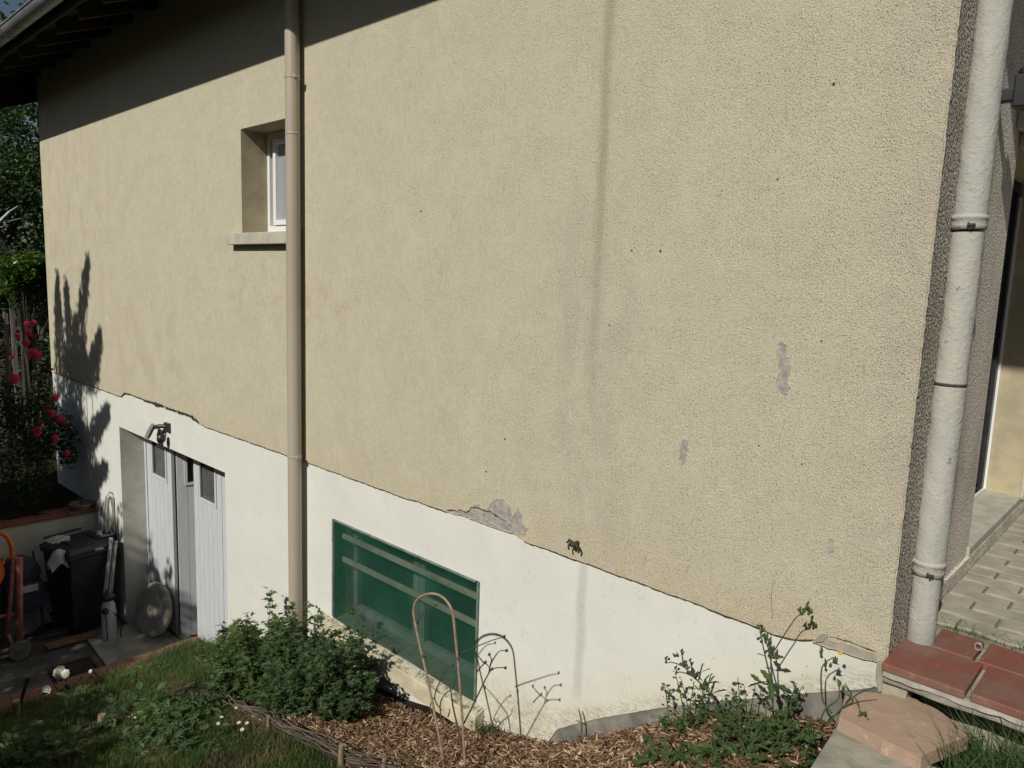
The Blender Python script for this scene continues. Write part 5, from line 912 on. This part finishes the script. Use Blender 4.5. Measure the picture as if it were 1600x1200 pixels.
# tall plants and hedge just outside the frame on the sunny side: their shade falls on the wall, the yard and the lawn
sh = thing('tall_shrub', (-8.0, -3.3, -1.5), 'tall upright shrub in the raised bed outside the picture, shading the left of the facade', 'shrub'); m = MB(); lf = MB(); A_ = 3.3; DS = np.array([.20, -1, .79])
spires = [((137, 412), (128, 470), (122, 560), 'n'), ((90, 436), (90, 500), (96, 580), 'n'), ((103, 445), (108, 510), (112, 580), 'n'), ((156, 524), (148, 560), (142, 600), 'n'), ((128, 535), (130, 570), (133, 600), 'n'), ((168, 640), (155, 660), (140, 690), 'n'), ((165, 730), (150, 745), (138, 760), 'n'), ((118, 500), (118, 560), (118, 620), 'n')]
for k, (a, b_, c, _) in enumerate(spires):
    P3 = [onY(*q) + DS * (A_ + .12 * math.sin(k * 2)) for q in (a, b_, c)]; foot = np.array([P3[2][0], P3[2][1], -1.5]); plant_stem(m, [foot, P3[2], P3[1], P3[0]], .014, .006)
    for u_ in np.linspace(0, 1, 60):
        p = P3[0] * (1 - u_) ** 2 + 2 * P3[1] * u_ * (1 - u_) + P3[2] * u_ ** 2; wd = .07 + .24 * u_; leafcloud(lf, p, (wd, wd * .6, .10), 17, .08)
for (px_, py_, rx_, rz_, k) in ((110, 600, .42, .35, 420), (122, 660, .30, .35, 300), (135, 700, .38, .3, 200), (120, 740, .5, .45, 700), (140, 800, .55, .4, 900), (160, 870, .5, .35, 900), (95, 640, .5, .5, 900), (88, 720, .6, .6, 1200)): leafcloud(lf, onY(px_, py_) + DS * A_, (rx_, .3, rz_), k, .075)
for c_, r_, k_ in (((-9.3, -.45, -.5), (.75, .3, .5), 2600), ((-9.2, -.8, -1.0), (.9, .4, .5), 2600)): leafcloud(lf, np.array(c_) + DS * A_, r_, k_, .085)
m.build('stems', M['stem'], sh); lf.build('leaves', M['roseleaf'], sh)
def hedge(name, label, x0, x1, y, zb, ztop, N, lsz, seed, th=.45):
    r2 = np.random.default_rng(seed); t = thing(name, ((x0 + x1) / 2, y, zb), label, 'hedge'); X_ = r2.uniform(x0, x1, N); top = ztop(X_) + .10 * np.sin(X_ * 7) + .06 * np.sin(X_ * 17 + 1); Zv = zb + (top - zb) * r2.uniform(0, 1, N) ** .8; Yv = y + r2.uniform(-th, th, N); lf = MB(); lf.scatter(*OVAL, np.stack([X_, Yv, Zv], 1), rmats(N, tilt=(-1.3, 1.3)), r2.uniform(.7, 1.3, N) * lsz); lf.build('leaves', M['leafB'], t)
    m = MB()
    for x in np.arange(x0 + .2, x1, .5): m.tube([(x, y, zb), (x + .05, y, zb + .5), (x, y + .05, float(ztop(np.array([x]))[0]) - .2)], [.03, .02, .008], 6)
    m.build('stems', M['stem'], t); return t
hedge('privet_hedge', 'clipped hedge outside the picture that shades the yard and lawn', -9.6, -2.4, -4.6, -1.9, lambda x: np.interp(x, [-9.6, -8.0, -7.2, -6.3, -5.7, -4.7, -3.7, -2.9, -2.3], [2.2, 2.2, 1.95, 1.65, 1.10, .50, .62, .70, .5]), 30000, .12, 21)

hedge('sky_block_hedge', 'tall hedge added out of view to block low sky light on the facade', -22, 18, -15, -2.5, lambda x: 5.6 + .6 * np.sin(x * .7) + .4 * np.sin(x * 2.1), 14000, .62, 22, .8)  # unseen hedge, added to cut low sky light on the facade
